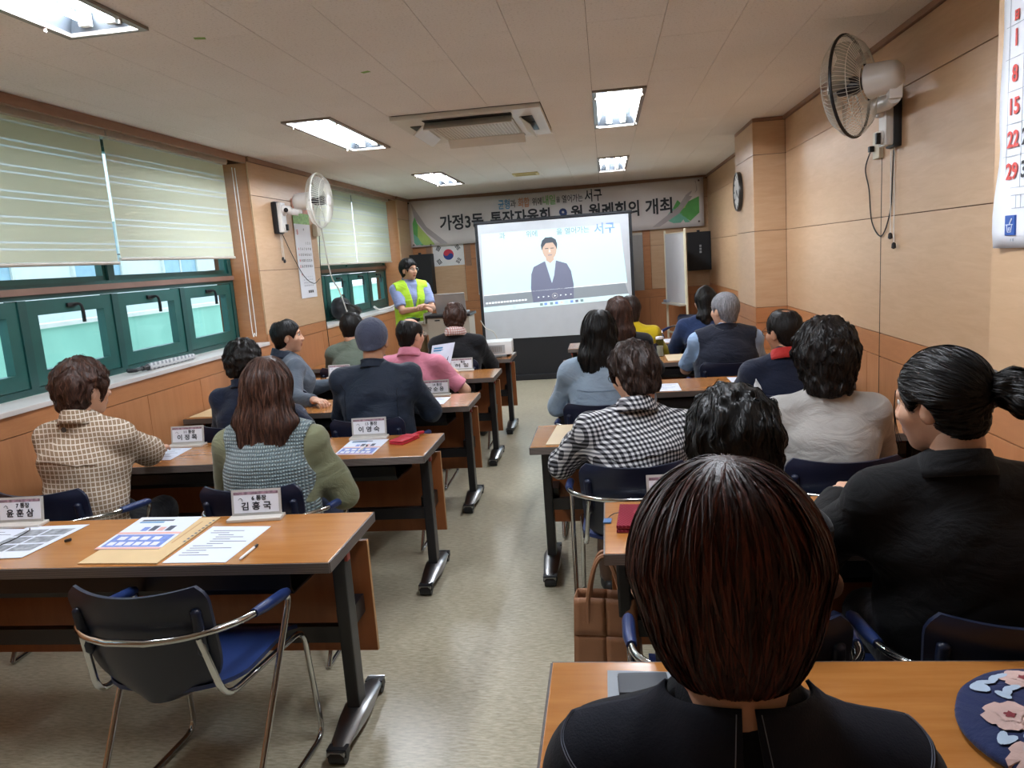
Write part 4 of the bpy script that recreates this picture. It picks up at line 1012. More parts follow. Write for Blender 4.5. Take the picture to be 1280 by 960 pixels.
# canonical hands: wrist at origin, fingers to +Y, palm down (-Z); right hand (thumb to -X)
def hand_field(curl, spread=1.0):
    f = Field(.009)
    f.ell((0, .005, .002), (0, .045, .0), (.024, .017), (.038, .014)).ell((0, .045, 0), (0, .082, -.001), (.038, .014), (.039, .012))
    f.cone((0, -.05, .002), (0, .01, .002), .027, .024, .02)
    for x, l, a in ((-.029, .070, .10), (-.0095, .080, .03), (.0105, .074, -.05), (.029, .058, -.14)):
        p = np.array([x, .082, -.001]); ang = .12; s1 = [l*.45, l*.30, l*.25]; r = [.0094, .0086, .0078, .0070]
        for k in range(3):
            ang += curl*(.5 if k == 0 else .75); d = np.array([-a*spread*math.cos(ang)*.6, math.cos(ang), -math.sin(ang)]); q = p+d*s1[k]; f.cone(p, q, r[k], r[k+1], .004); p = q
    p = np.array([-.026, .018, -.004])
    for d, l, r0, r1 in (((-.72, .62, -.25), .036, .0135, .011), ((-.45, .85, -.25-curl*.3), .030, .0108, .0095), ((-.2, .92, -.2-curl*.5), .024, .0095, .008)):
        d = np.array(d)/np.linalg.norm(d); q = p+d*l; f.cone(p, q, r0, r1, .006); p = q
    return f
HANDS = {k: nets(hand_field(c), .0042, .012) for k, c in (('rest', .30), ('curl', .75), ('grip', 1.05))}

def fold_noise(amp, seed, fz=26., fx=11.):
    ph = np.random.default_rng(seed).uniform(0, 6.28, 8)
    def fn(P):
        x, y, z = P[:, 0], P[:, 1], P[:, 2]
        w = np.sin(7*x+5*y+ph[0])+.7*np.sin(9*z-6*x+ph[1])
        a = np.sin(fz*z+fx*x*np.sign(x+1e-6)*.9+2.0*w+ph[2]); b = np.sin(.6*fz*z-17*x+1.4*w+ph[3]+12*y); c = np.sin(31*x+9*z+1.8*w+ph[4])
        return (amp*(.55*a*np.abs(a)+.35*b+.22*c)).astype(F32)
    return fn
def curl_noise(amp, freq, seed):
    ph = np.random.default_rng(seed).uniform(0, 6.28, 6)
    def fn(P):
        x, y, z = P[:, 0]*freq, P[:, 1]*freq, P[:, 2]*freq
        w = np.sin(x*.7+ph[0])+np.sin(y*.8+ph[1])+np.sin(z*.6+ph[2])
        return (amp*(np.sin(x+w+ph[3])*np.sin(y+1.1*w+ph[4])+.7*np.sin(z*1.1+w*1.3+ph[5])*np.sin(x*1.3-y))).astype(F32)
    return fn
def ik(S, W, l1, l2, pole):
    S, W, pole = (np.array(a, float) for a in (S, W, pole)); d = W-S; D = np.linalg.norm(d)
    if D > (l1+l2)*.985: W = S+d/D*(l1+l2)*.985; d = W-S; D = np.linalg.norm(d)
    a = (l1*l1-l2*l2+D*D)/(2*D); h = math.sqrt(max(l1*l1-a*a, 0)); u = d/D; p = pole-u*(pole @ u); p /= np.linalg.norm(p)
    return S+u*a+p*h, W

# hair: field in head coordinates + ribbons combed along the surface
def hair_field(style, vol, length, seed):
    f = Field(.03); top = .0
    f.blob((0, -.016, .034), (.079+vol, .098+vol, .093+vol))
    face = lambda c, r: (lambda P: (1-np.sqrt((((P-V3(*c))/V3(*r))**2).sum(1)))*min(r))
    below = lambda z0, sl=0.: (lambda P: z0+sl*P[:, 1]-P[:, 2])
    ears = lambda P: np.maximum((1-np.sqrt((((P-V3(.09, .012, -.028))/V3(.05, .034, .048))**2).sum(1)))*.034, (1-np.sqrt((((P-V3(-.09, .012, -.028))/V3(.05, .034, .048))**2).sum(1)))*.034)
    if style in ('short', 'thin', 'ring'):
        f.ell((0, -.04, 0), (0, -.05, -.06), (.070+vol*.6, .058+vol*.7), (.058, .046))
        f.cut(face((0, .125, -.045), (.105, .105, .115))); f.cut(ears); f.cut(below(-.085-length, .25), .012)
        if style == 'thin': f.cut(face((0, -.055, .155), (.05, .05, .050)), .02)
        if style == 'ring': f.cut(face((0, .03, .145), (.075, .115, .075)), .02)
    elif style == 'perm':
        f.ell((0, -.045, 0), (0, -.055, -.07-length), (.080+vol*.8, .065+vol*.8), (.066+vol*.5, .048+vol*.5))
        f.disp = curl_noise(.007, 75, seed)
        f.cut(face((0, .13, -.055), (.10, .105, .125))); f.cut(below(-.10-length, .2), .02)
        if length < .05: f.cut(ears)
    elif style == 'bob':
        f.ell((0, -.025, .02), (0, -.030, -.065-length), (.088+vol, .096+vol), (.066+vol, .068+vol)); f.ell((0, -.03, -.065-length), (0, -.028, -.130-length), (.066+vol, .068+vol), (.030, .034))
        f.cut(face((0, .135, -.06), (.085, .100, .135))); f.cut(lambda P: (-.122-length)-P[:, 2]+.9*np.maximum(np.abs(P[:, 0])-.045, 0)*0, .02)
    elif style == 'long':
        f.ell((0, -.03, .0), (0, -.055, -.14), (.088+vol, .082+vol), (.108+vol, .060)); f.ell((0, -.055, -.14), (0, -.075, -.12-length), (.108+vol, .060), (.088, .036))
        f.disp = curl_noise(.0045, 42, seed)
        f.cut(face((0, .135, -.07), (.085, .105, .15)))
    elif style == 'bun':
        f.ell((0, -.03, .01), (0, -.05, -.05), (.082+vol, .075+vol), (.06, .045)); f.cut(face((0, .13, -.05), (.095, .105, .118))); f.cut(below(-.092, .45), .012)
        f.cut(lambda P: ears(P)*.7, .01)
    return f
def project(f, P, off, it=3):
    e = .003
    for _ in range(it):
        d = f(P.astype(F32)); g = np.stack([f((P+np.eye(3)[i]*e).astype(F32))-d for i in range(3)], 1)/e
        n = g/np.maximum(np.linalg.norm(g, axis=1, keepdims=True), 1e-6); P = P-n*np.clip((d-off)/np.maximum(np.linalg.norm(g, axis=1), .5), -.02, .02)[:, None]
    return P, n
def strands(f, v, q, n, seg, step, width, crown, wave, seed, down=.8, off=.002, side=None):
    rg = np.random.default_rng(seed); c = v[q].mean(1); k = rg.integers(0, len(c), n); P = c[k]+rg.normal(0, .003, (n, 3)); pts = []; nrm = []
    o = rg.uniform(-.0015, off*2, n); ph = rg.uniform(0, 6.28, n); am = rg.uniform(.4, 1, n)*wave
    bias = rg.normal(0, .16, (n, 3))
    for s in range(seg+1):
        t = s/seg; P, nr = project(f, P, o*math.sin(PI*min(1, t*1.1+.05))-.0015*(t < .01), 2 if s else 3); pts.append(P.copy()); nrm.append(nr)
        out = P-np.array(crown); out = out/np.maximum(np.linalg.norm(out, axis=1, keepdims=True), 1e-5)
        g = out*.9+np.array([0, 0, -down])+bias
        if side is not None: g = g+side(P)
        g = g-nr*(g*nr).sum(1, keepdims=True); g /= np.maximum(np.linalg.norm(g, axis=1, keepdims=True), 1e-5)
        b = np.cross(nr, g); P = P+g*step+b*(np.cos(ph+s*1.3)*am)[:, None]
    pts = np.stack(pts, 1); nrm = np.stack(nrm, 1); tg = np.gradient(pts, axis=1); b = np.cross(nrm, tg); b /= np.maximum(np.linalg.norm(b, axis=2, keepdims=True), 1e-6)
    tilt = rg.normal(0, .45, (n, 1, 1)); b = b*np.cos(tilt)+nrm*np.sin(tilt)
    w = width*np.sin(PI*np.clip(np.linspace(.06, .97, seg+1), 0, 1))**.6; w = w[None, :, None]*rg.uniform(.6, 1.3, (n, 1, 1))
    A = pts-b*w/2; B = pts+b*w/2; vv = np.stack([A, B], 2).reshape(-1, 3); i0 = (np.arange(n)[:, None]*(seg+1)+np.arange(seg)[None])*2
    qq = np.stack([i0, i0+1, i0+3, i0+2], -1).reshape(-1, 4); mi = np.repeat((rg.random(n) < .38).astype(int), seg); return vv, qq, mi

def ring_collar(parent, mat, c, rx, ry, prof, tilt=0, gap=0, name='collar'):
    """collar around the neck: prof = [(radius factor, height)], gap = opening at the front (radians)"""
    b = MB(); n = 28; a0 = PI/2+gap/2; a1 = PI/2+2*PI-gap/2
    def fn(u, v):
        a = a0+(a1-a0)*u; k = v*(len(prof)-1); i = min(int(k), len(prof)-2); t = k-i; r_ = prof[i][0]*(1-t)+prof[i+1][0]*t; z = prof[i][1]*(1-t)+prof[i+1][1]*t
        y = ry*r_*math.sin(a); return (c[0]+rx*r_*math.cos(a), c[1]+y, c[2]+z-tilt*y)
    b.grid(fn, n, 8); o = b.build(name, mat, parent, True, 60); m = o.modifiers.new('thickness', 'SOLIDIFY'); m.thickness = .005; m.offset = 0; return o

PEOPLE = {}
def person(key, label, x, y, rz=0, hz=1.16, head=(0, .05), hyaw=0, hpitch=0, hroll=0, fem=1, sh=.17, girth=1.0, top=None, sleeve=1.0, pants=None, skin=None, hair=None, hcol=None, strand=(900, 9, .012, .004), lean=.05,
           handL=None, handR=None, grip=('rest', 'rest'), fold=.010, res=.012, collar=None, puff=.012, stand=False, seat=True, seed=1, hscale=1.0, shoe=None, neckw=1.0, hips=None, nk=.03):
    """x, y = pelvis position on the floor; head = (sideways, forward) offset of the head centre at height hz (local)"""
    skin = skin or M_skin
    t = thing('person', label, 'person', (x, y, 0), R(rz), 'people in the meeting room'); rot = Matrix.Rotation(R(rz), 4, 'Z')
    inv = (Matrix.Translation((x, y, 0)) @ rot).inverted()
    zs = hz-.225+nk; zp = .555 if not stand else .93
    hx, hy = head; nb = np.array([hx*.75, hy-.04, hz-.155+nk])       # neck base
    chest = np.array([hx*.5, lean*.75, zs-.13]); waist = np.array([hx*.15, lean*.2, zp+(zs-zp)*.33]); pel = np.array([0, 0, zp])
    up = np.array([hx*.7, hy*.55+lean*.2, zs-.02]); S = {s: np.array([hx*.7+s*sh, hy*.5+lean*.2, zs-.035]) for s in (-1, 1)}
    G = girth; hp = hips or .168*G
    def torso(f, e):
        f.ell(pel, waist, (hp+e, .118*G+e), (.148*G+e, .108*G+e), k=.06); f.ell(waist, chest, (.148*G+e, .108*G+e), (.165*G+e, .118*G+e), k=.06); f.ell(chest, up, (.165*G+e, .118*G+e), (.125+e, .082*G+e), k=.05)
        for s in (-1, 1): f.cone(nb-np.array([0, 0, .045]), S[s]+np.array([0, 0, .012]), .048+e, .052*G**.5+e, .04)
    hand_w = {-1: handL, 1: handR}; arms = {}
    for s in (-1, 1):
        W = hand_w[s]
        if W is None: W = np.array([s*.13, .40, .758])
        else: W = np.array(inv @ Vector(W))
        el, W = ik(S[s], W, .285, .245, (s*.75, -.35, -.75)); arms[s] = (el, W)
    ar = G**.5
    hm = Matrix.Translation((hx, hy, hz)) @ Matrix.Rotation(R(hyaw), 4, 'Z') @ Matrix.Rotation(R(hpitch), 4, 'X') @ Matrix.Rotation(R(hroll), 4, 'Y') @ Matrix.Scale(hscale, 4)
    skull = np.array(hm @ Vector((0, -.030, -.055)))
    # body
    B = Field(.025); torso(B, -.012); B.cone(nb-np.array([0, .0, .05]), skull, .060*neckw, .050*neckw, .03)
    for s in (-1, 1):
        el, W = arms[s]; B.cone(S[s], el, .046*ar, .038*ar, .03); B.cone(el, W, .038*ar, .0265, .02)
    feet = {}
    for s in (-1, 1):
        if stand: hip, kn, an, toe = (s*.09, 0, .90), (s*.10, .02, .50), (s*.105, -.01, .09), (s*.125, .13, .035)
        else: hip, kn, an, toe = (s*.09, .02, .53), (s*.11, .40, .50), (s*.11, .38, .09), (s*.12, .52, .035)
        feet[s] = (hip, kn, an, toe); B.cone(hip, kn, .072, .05, .04); B.cone(kn, an, .05, .034, .03); B.cone(an, toe, .034, .026, .02)
    mx = MX(); mx.add(*nets(B, max(res, .012), .02))
    v, q, mi = HEADS[fem]; mx.add(xf(v, hm), q, mi)
    for s in (-1, 1):
        e, fx = ico((s*.030, .0775, .012), .0112); mx.add(xf(e, hm), fx, 2); e, fx = ico((s*.0302, .0848, .012), .0058, 1); mx.add(xf(e, hm), fx, 3)
    for s, g in ((-1, grip[0]), (1, grip[1])):
        el, W = arms[s]; d = W-el; d = d/np.linalg.norm(d); dd = np.array([d[0], d[1], d[2]*.35]) if not stand else d; hv, hq = HANDS[g]
        if s < 0: hv = hv*np.array([-1, 1, 1]); hq = hq[:, ::-1]
        fr = frame(W, Vector(dd).cross(Vector((0, 0, 1))), dd); fr = Matrix(((fr[0][0], fr[0][1], fr[0][2], W[0]), (fr[1][0], fr[1][1], fr[1][2], W[1]), (fr[2][0], fr[2][1], fr[2][2], W[2]), (0, 0, 0, 1)))
        mx.add(xf(hv, fr), hq)
    body = mx.build('body', [skin, M_lips, M_eyew, M_iris], t)
    # top
    T = Field(.035); torso(T, puff); T.cone(nb-np.array([0, .0, .06]), nb+np.array([0, 0, -.012]), .074*neckw, .064*neckw, .03)
    for s in (-1, 1):
        el, W = arms[s]; e = puff+.004
        if sleeve > 0:
            T.cone(S[s], S[s]+(el-S[s])*min(1, sleeve*2), .050*ar+e, .045*ar+e, .04)
            if sleeve > .5:
                w2 = el+(W-el)*(sleeve*2-1)*.96; T.cone(el, w2, .044*ar+e, .032*ar+e*.8, .03)
                d = (W-el)/np.linalg.norm(W-el); T.cut((lambda w2, d: lambda P: np.where(np.linalg.norm(P-w2, axis=1) < .09, (P-w2) @ d-.0, -1).astype(F32))(w2.astype(F32), d.astype(F32)), .006)
            else:
                w2 = S[s]+(el-S[s])*sleeve*2; d = (el-S[s])/np.linalg.norm(el-S[s]); T.cut((lambda w2, d: lambda P: np.where(np.linalg.norm(P-w2, axis=1) < .12, (P-w2) @ d, -1).astype(F32))(w2.astype(F32), d.astype(F32)), .006)
        else: pass
    T.disp = fold_noise(fold, seed); zc = .47 if not stand else .80
    T.cut(lambda P: (zc-P[:, 2]).astype(F32), .01)
    topo = None
    if top is not None:
        tx = MX(); tx.add(*nets(T, res, .03)); topo = tx.build('shirt', top, t)
    # trousers, shoes
    Tr = Field(.03); Tr.ell(pel-np.array([0, 0, .01]), pel+np.array([0, 0, .06]), (hp+.006, .125*G), (.15*G, .11*G), k=.04)
    for s in (-1, 1):
        hip, kn, an, toe = feet[s]; Tr.cone(hip, kn, .084, .065, .04); Tr.cone(kn, an, .065, .052, .03)
    Tr.disp = fold_noise(.004, seed+5)
    Tr.cut(lambda P: (.07-P[:, 2]).astype(F32), .01)
    px_ = MX(); px_.add(*nets(Tr, .016, .03)); px_.build('trousers', pants or M_trou, t)
    for s in (-1, 1):
        hip, kn, an, toe = feet[s]; Sf = Field(.02); Sf.cone((an[0], an[1]-.03, .045), (an[0], an[1]+.03, .05), .042, .045).cone((an[0], an[1]+.02, .042), (toe[0], toe[1], .034), .042, .034).cut(lambda P: (.002-P[:, 2]).astype(F32), .004)
        sx = MX(); sx.add(*nets(Sf, .013, .02)); sx.build('shoe', shoe or M_shoe, t)
    # hair
    ho = None
    if hair:
        st, vol, ln = hair; f = hair_field(st, vol, ln, seed); v, q = nets(f, .0062 if res < .0125 else .0085, .03); hx_ = MX(); hx_.add(xf(v, hm), q, 0)
        n, sg, stp, wd = strand
        if n:
            sv, sq, sm_ = strands(f, v, q, n, sg, stp, wd, (0, -.035, .14), .0035 if st == 'long' else (.006 if st == 'perm' else .0012), seed, down=.9 if st != 'bun' else 0, side=(lambda P: np.array([0, -1.6, .25])) if st == 'bun' else None)
            hx_.add(xf(sv, hm), sq, sm_)
        if st in ('short', 'thin', 'ring', 'perm') :
            for s in (-1, 1):
                bv, bf = ico((s*.032, .093, .034), 1, 1); bv = (bv-np.array([s*.032, .093, .034]))*np.array([.017, .004, .0035])+np.array([s*.032, .0905, .034]); hx_.add(xf(bv, hm), bf, 0)
        ho = hx_.build('hair', list(hcol or H_black), t)
    if collar: ring_collar(t, collar[0], nb+np.array([0, -.008, -.012+collar[3] if len(collar) > 3 else -.012]), .072*neckw*collar[2] if len(collar) > 2 else .072, .070*neckw*collar[2] if len(collar) > 2 else .07, collar[1], .35, .5)
    PEOPLE[key] = dict(t=t, hm=hm, T=T, S=S, nb=nb, hair=ho, top=topo, arms=arms, inv=inv, zs=zs, body=body, head=(hx, hy, hz), up=up, chest=chest, torso=torso, puff=puff, zp=zp, res=res, ar=ar)
    return t
def vest(key, mat, e=.016, zb=.5, armhole=.105, vneck=0, fold=.003, name='vest', mats=None, zone=None):
    p = PEOPLE[key]; f = Field(.035); p['torso'](f, p['puff']+e); f.disp = fold_noise(fold, 77)
    f.cut(lambda P: (zb-P[:, 2]).astype(F32), .01)
    for s in (-1, 1):
        c = p['S'][s]+np.array([s*.055, 0, -.02]); f.cut((lambda c: lambda P: (1-np.sqrt((((P-c)/V3(armhole*.71, .13, .125))**2).sum(1)))*armhole*.71)(c.astype(F32)), .006)
    nb = p['nb']
    f.cut(lambda P: (.088-np.sqrt((P[:, 0]-nb[0])**2+(P[:, 1]-nb[1])**2)-np.maximum(nb[2]-.03-P[:, 2], 0)*2).astype(F32), .006)
    if vneck: f.cut(lambda P: np.where(P[:, 1] > p['chest'][1], (P[:, 2]-(nb[2]-.03-vneck))*.19-np.abs(P[:, 0]-nb[0]), -1).astype(F32), .004)
    m = MX(); m.add(*nets(f, p['res'], .03)); o = m.build(name, mat, p['t']); p['V'] = f; return o
def glasses(key, mat=None):
    p = PEOPLE[key]; hm = p['hm']; m = MB()
    for s in (-1, 1):
        m.tube([hm @ Vector((s*.033+.024*math.cos(a), .106-.004*abs(math.cos(a)), .008+.019*math.sin(a))) for a in [i*PI/8 for i in range(16)]], .0014, 5, closed=True)
        m.tube([hm @ Vector(c) for c in ((s*.057, .103, .012), (s*.080, .06, .014), (s*.083, .0, .012), (s*.083, -.018, -.004))], .0016, 5)
    m.tube([hm @ Vector(c) for c in ((-.010, .109, .012), (0, .112, .014), (.010, .109, .012))], .0014, 5)
    o = m.build('glasses', mat or M_chrome, p['t'], True)
    l = MB()
    for s in (-1, 1): l.add([hm @ Vector((s*.033+.023*math.cos(a), .1055-.004*abs(math.cos(a)), .008+.018*math.sin(a))) for a in [i*PI/8 for i in range(16)]], [tuple(range(16))])
    l.build('lenses', M_glass, p['t']); return o
def patch(key, name, fn, nu, nv, mat, off=.006, thick=.003, lift=None):
    """cloth patch laid on the top's surface: fn(u,v) -> rough local point, projected to the surface"""
    p = PEOPLE[key]; P = np.array([fn(i/nu, j/nv) for j in range(nv+1) for i in range(nu+1)])
    if lift is not None: d_ = P-np.array(lift); P = P+d_/np.linalg.norm(d_, axis=1, keepdims=True)*.10
    P, n = project(p['T'], P, off, 16)
    b = MB(); b.v = [tuple(a) for a in P]; b.f = [(j*(nu+1)+i, j*(nu+1)+i+1, (j+1)*(nu+1)+i+1, (j+1)*(nu+1)+i) for j in range(nv) for i in range(nu)]; b.m = [0]*len(b.f)
    o = b.build(name, mat, p['t'], True, 60)
    if thick: m = o.modifiers.new('thickness', 'SOLIDIFY'); m.thickness = thick; m.offset = 0
    return o
def seam(key, name, pts, mat, r=.0012, off=.009, n=6, lift=None):
    p = PEOPLE[key]; P = np.array([tuple(q) for q in bez(pts, n)])
    if lift is not None: d_ = P-np.array(lift); P = P+d_/np.linalg.norm(d_, axis=1, keepdims=True)*.10
    P, _ = project(p['T'], P, off, 16)
    return MB().tube([Vector(q) for q in P], r, 4).build(name, mat, p['t'])
M_trou = fabric('trousers_dark', '#1d1f26'); M_shoe = pm('shoe_dark', '#1a1819', .5); M_jeans = fabric('jeans_blue', '#2b3d63')
# ------------------------------------------------------------------ the people, their chairs
COLL = [(.98, .0), (.93, .034), (1.02, .040), (1.16, .012), (1.32, -.022)]
STAND = [(1.05, -.02), (.98, .0), (.94, .026), (.99, .028)]
def seat_for(key, x, y, label, dy=.055, rz=0): chair(x, y+dy, rz, label)
M_plaid = grid_cloth('plaid_beige', '#8c7660', '#cfc4b4', .021, .22)
M_gingham = grid_cloth('gingham_black', '#17171b', '#d2d2d2', .019, .5, '#6f6f74', mode='gingham', tilt=R(8))
c_olive = fabric('shirt_olive', '#75775c'); c_navy = fabric('shirt_navy', '#1b2338'); c_jacket = fabric('jacket_navy', '#232d3d', .6, sheen=.05); c_grey = fabric('jacket_grey', '#525b66'); c_og = fabric('shirt_olive_grey', '#5f695d'); c_pink = fabric('polo_pink', '#cf8196')
c_black = fabric('top_black', '#131317'); c_black2 = fabric('dress_black', '#10121a', sheen=.05, wr=.16); c_blackr = fabric('shirt_black', '#0f0f11', sheen=.05, wr=.28); c_ltgrey = fabric('cardigan_grey', '#a5a29d', var=.1); c_denim = fabric('jacket_pale_denim', '#8d9fb0'); c_blue = fabric('shirt_light_blue', '#8fa9c9'); c_vnavy = fabric('vest_navy', '#1a1f2e')
c_yellow = fabric('top_yellow', '#c9b01c'); c_indigo = fabric('jacket_indigo', '#26375c'); c_lilac = fabric('shirt_lilac_blue', '#8e9cc6'); c_hiv = fabric('vest_lime', '#b9e63a', .6); c_khaki = fabric('trousers_khaki', '#7a6748'); c_red = fabric('collar_red', '#b8322f'); c_white = fabric('trim_white', '#d3d3d3'); c_brown = fabric('skirt_brown', '#5a4434')
def knit_mat():
    m, nt, bs = base_mat('knit_blue_grey'); v = mapping(nt); wv = nn(nt, 'ShaderNodeTexWave', Scale=22.0, Distortion=1.5, bands_direction='Z'); L(nt, v, wv.inputs['Vector']); w2 = nn(nt, 'ShaderNodeTexWave', Scale=30.0, Distortion=1.0, bands_direction='X'); L(nt, v, w2.inputs['Vector'])
    a = nn(nt, 'ShaderNodeMath', operation='MULTIPLY'); L(nt, wv.outputs[1], a.inputs[0]); L(nt, w2.outputs[1], a.inputs[1])
    L(nt, ramp(nt, a.outputs[0], [(.05, '#5d6c70'), (.5, '#93a3a4')]), bs.inputs['Base Color']); add_bump(nt, bs, a.outputs[0], .8, .012); bs.inputs['Roughness'].default_value = .95; bs.inputs['Sheen Weight'].default_value = .3; return m
M_knit = knit_mat()

# left block
person('LA', 'person with short brown permed hair in a beige checked shirt by the windows', -2.385, 3.06, 0, 1.175, (.02, .09), -28, -6, fem=1, sh=.175, girth=1.06, top=M_plaid, hair=('perm', .024, -.012), hcol=H_brown, strand=(1500, 7, .009, .004), handR=(-2.36, 3.66, .757), handL=(-2.62, 3.58, .757), fold=.011, collar=(M_plaid, COLL), seed=11, pants=M_trou)
seat_for('LA', -2.44, 3.06, 'navy chair occupied by the person in the beige checked shirt')
person('LB', 'person with long wavy brown hair in a blue-grey knit vest over olive sleeves', -1.47, 3.02, 0, 1.135, (0, .085), 0, -12, fem=1, sh=.18, girth=1.08, top=c_olive, hair=('long', .018, .20), hcol=H_brown, strand=(4200, 14, .015, .0042), handR=(-1.36, 3.30, .66), handL=(-1.58, 3.32, .66), fold=.012, res=.011, seed=12, pants=M_jeans)
vest('LB', M_knit, .014, .50, name='knit_vest')
seat_for('LB', -1.47, 3.02, 'navy chair occupied by the person with long wavy brown hair')
person('LC', 'person with short curly black hair in a navy top', -2.19, 4.28, 0, 1.12, (.0, .07), -10, -6, fem=1, sh=.165, girth=1.0, top=c_navy, hair=('perm', .020, -.02), hcol=H_soft, strand=(900, 6, .009, .004), seed=13, collar=(c_navy, STAND))
seat_for('LC', -2.19, 4.28, 'navy chair occupied by the person with curly black hair and a navy top')
person('LD', 'person with thinning dark hair in a grey jacket, turned sideways', -2.40, 5.42, -58, 1.165, (0, .03), -12, 0, fem=0, sh=.185, girth=1.05, top=c_grey, hair=('thin', .012, -.01), hcol=H_black, strand=(700, 6, .009, .003), handR=(-2.02, 4.93, .762), grip=('rest', 'curl'), seed=14, collar=(c_jacket, COLL))
seat_for('LD', -2.40, 5.45, 'navy chair occupied by the person in the grey jacket sitting sideways', .03)
person('LE', 'person in a blue-grey knit cap and a navy jacket', -1.375, 4.27, 0, 1.20, (0, .07), 0, -2, fem=0, sh=.205, girth=1.2, top=c_jacket, skin=M_skin2, hair=None, fold=.013, seed=15, collar=(c_jacket, STAND), neckw=1.1)
seat_for('LE', -1.375, 4.27, 'navy chair occupied by the person in the knit cap')
person('LF', 'person with black hair in an olive-grey shirt below the backpack', -2.31, 6.57, 0, 1.11, (.02, .09), -20, -8, fem=0, sh=.185, girth=1.05, top=c_og, hair=('short', .016, -.01), hcol=H_black, strand=(500, 6, .009, .004), res=.014, seed=16)
seat_for('LF', -2.31, 6.57, 'navy chair occupied by the person in the olive-grey shirt')
person('LG', 'person with balding dark hair in a pink polo shirt holding a leaflet', -1.48, 5.44, -6, 1.115, (.02, .07), -30, -8, fem=0, sh=.19, girth=1.12, top=c_pink, skin=M_skin, sleeve=.42, hair=('ring', .008, -.01), hcol=H_soft, strand=(500, 6, .009, .003), handR=(-1.20, 5.70, .80), handL=(-1.50, 5.76, .78), grip=('rest', 'grip'), seed=17, collar=(c_pink, COLL), pants=M_jeans)
glasses('LG'); seat_for('LG', -1.48, 5.44, 'navy chair occupied by the person in the pink polo shirt')
person('LH', 'person with short brown permed hair, a pale scarf and a black top', -1.335, 6.57, 0, 1.135, (0, .06), 0, -3, fem=1, sh=.185, girth=1.1, top=c_black, sleeve=.52, hair=('perm', .018, -.02), hcol=H_brown, strand=(600, 6, .009, .004), res=.014, seed=18)
seat_for('LH', -1.335, 6.57, 'navy chair occupied by the person with the pale scarf')
# presenter
person('P', 'standing person with glasses, black hair and a lime-yellow vest over a blue shirt', -2.36, 9.06, -146, 1.575, (0, .05), 26, -2, fem=0, sh=.185, girth=1.06, top=c_lilac, sleeve=.40, pants=c_khaki, hair=('short', .018, -.012), hcol=H_black, strand=(900, 7, .009, .004), handL=(-2.13, 8.78, 1.15), handR=(-2.16, 8.77, 1.12), grip=('curl', 'curl'), stand=True, fold=.008, seed=19, collar=(c_lilac, COLL), lean=.02)
glasses('P'); vest('P', c_hiv, .014, .86, armhole=.07, vneck=.34, name='lime_vest')
# right block
person('RA', 'person with a glossy auburn bob in a dark dress with a wide stitched collar', .118, .70, 0, 1.276, (-.013, .05), 0, -12, fem=1, sh=.132, girth=.94, nk=.055, puff=.008, top=c_black2, hair=('bob', .005, -.036), hcol=H_red, strand=(9000, 14, .011, .0022), fold=.005, res=.009, seed=21, lean=.03)
seat_for('RA', .118, .70, 'navy chair occupied by the person with the auburn bob')
person('RB', 'person with fluffy black hair and bare arms behind the auburn bob', .295, 1.85, 0, 1.115, (0, .07), 5, -14, fem=1, sh=.155, girth=.98, handL=(.22, 2.24, .757), top=c_black, sleeve=.12, hair=('perm', .034, .0), hcol=H_black, strand=(2600, 8, .010, .003), seed=22)
seat_for('RB', .285, 1.85, 'navy chair occupied by the person with fluffy black hair and bare arms')
person('RC', 'person with black hair tied in a low bun and a loose black shirt', .835, 1.85, 0, 1.205, (-.05, .07), 42, -10, fem=1, sh=.165, girth=1.08, nk=.016, top=c_blackr, hair=('bun', .008, 0), hcol=H_black, strand=(5200, 11, .011, .0028), handL=(.655, 2.27, .86), grip=('curl', 'rest'), fold=.010, puff=.022, res=.011, seed=23, collar=(c_blackr, COLL))
seat_for('RC', .87, 1.85, 'navy chair occupied by the person with the low bun')
person('RD', 'person with full curly black hair in a light grey cardigan', .86, 3.13, 0, 1.135, (0, .07), 0, -8, fem=1, sh=.18, girth=1.08, top=c_ltgrey, hair=('perm', .044, .04), hcol=H_soft, strand=(3600, 9, .010, .0038), fold=.012, res=.011, seed=24)
seat_for('RD', .86, 3.13, 'navy chair occupied by the person in the light grey cardigan')
person('RE', 'person with short dark hair and glasses in a black and white gingham shirt', .10, 3.13, 6, 1.105, (0, .09), 28, -18, fem=1, sh=.185, girth=1.12, top=M_gingham, hair=('perm', .018, -.012), hcol=H_dbrown, strand=(2200, 9, .010, .0035), handL=(-.17, 3.56, .757), handR=(.18, 3.60, .757), fold=.011, res=.011, seed=25, collar=(M_gingham, COLL), pants=c_brown)
glasses('RE', M_legb); seat_for('RE', .07, 3.16, 'navy chair occupied by the person in the gingham shirt')
person('RF', 'person with thinning dark hair and glasses in a navy jacket with a red collar', .985, 4.43, 0, 1.10, (0, .07), 34, -8, fem=0, sh=.18, girth=1.05, top=c_navy, hair=('thin', .008, -.01), hcol=H_soft, strand=(900, 6, .009, .003), seed=26, skin=M_skin2, collar=(c_red, COLL))
glasses('RF', M_legb); seat_for('RF', .985, 4.43, 'navy chair occupied by the person in the navy jacket with the red collar')
person('RG', 'person with long straight black hair in a pale denim jacket', -.06, 4.43, 0, 1.155, (0, .07), 6, -4, fem=1, sh=.175, girth=1.06, top=c_denim, hair=('long', .014, .14), hcol=H_black, strand=(2400, 12, .013, .004), seed=27)
seat_for('RG', -.06, 4.43, 'navy chair occupied by the person in the pale denim jacket')
person('RH', 'person with grey hair in a navy padded vest over a light blue shirt', .85, 5.72, 0, 1.135, (0, .07), 38, -3, fem=0, sh=.20, girth=1.2, top=c_blue, sleeve=.45, hair=('short', .010, -.005), hcol=H_grey, strand=(1000, 6, .009, .003), seed=28)
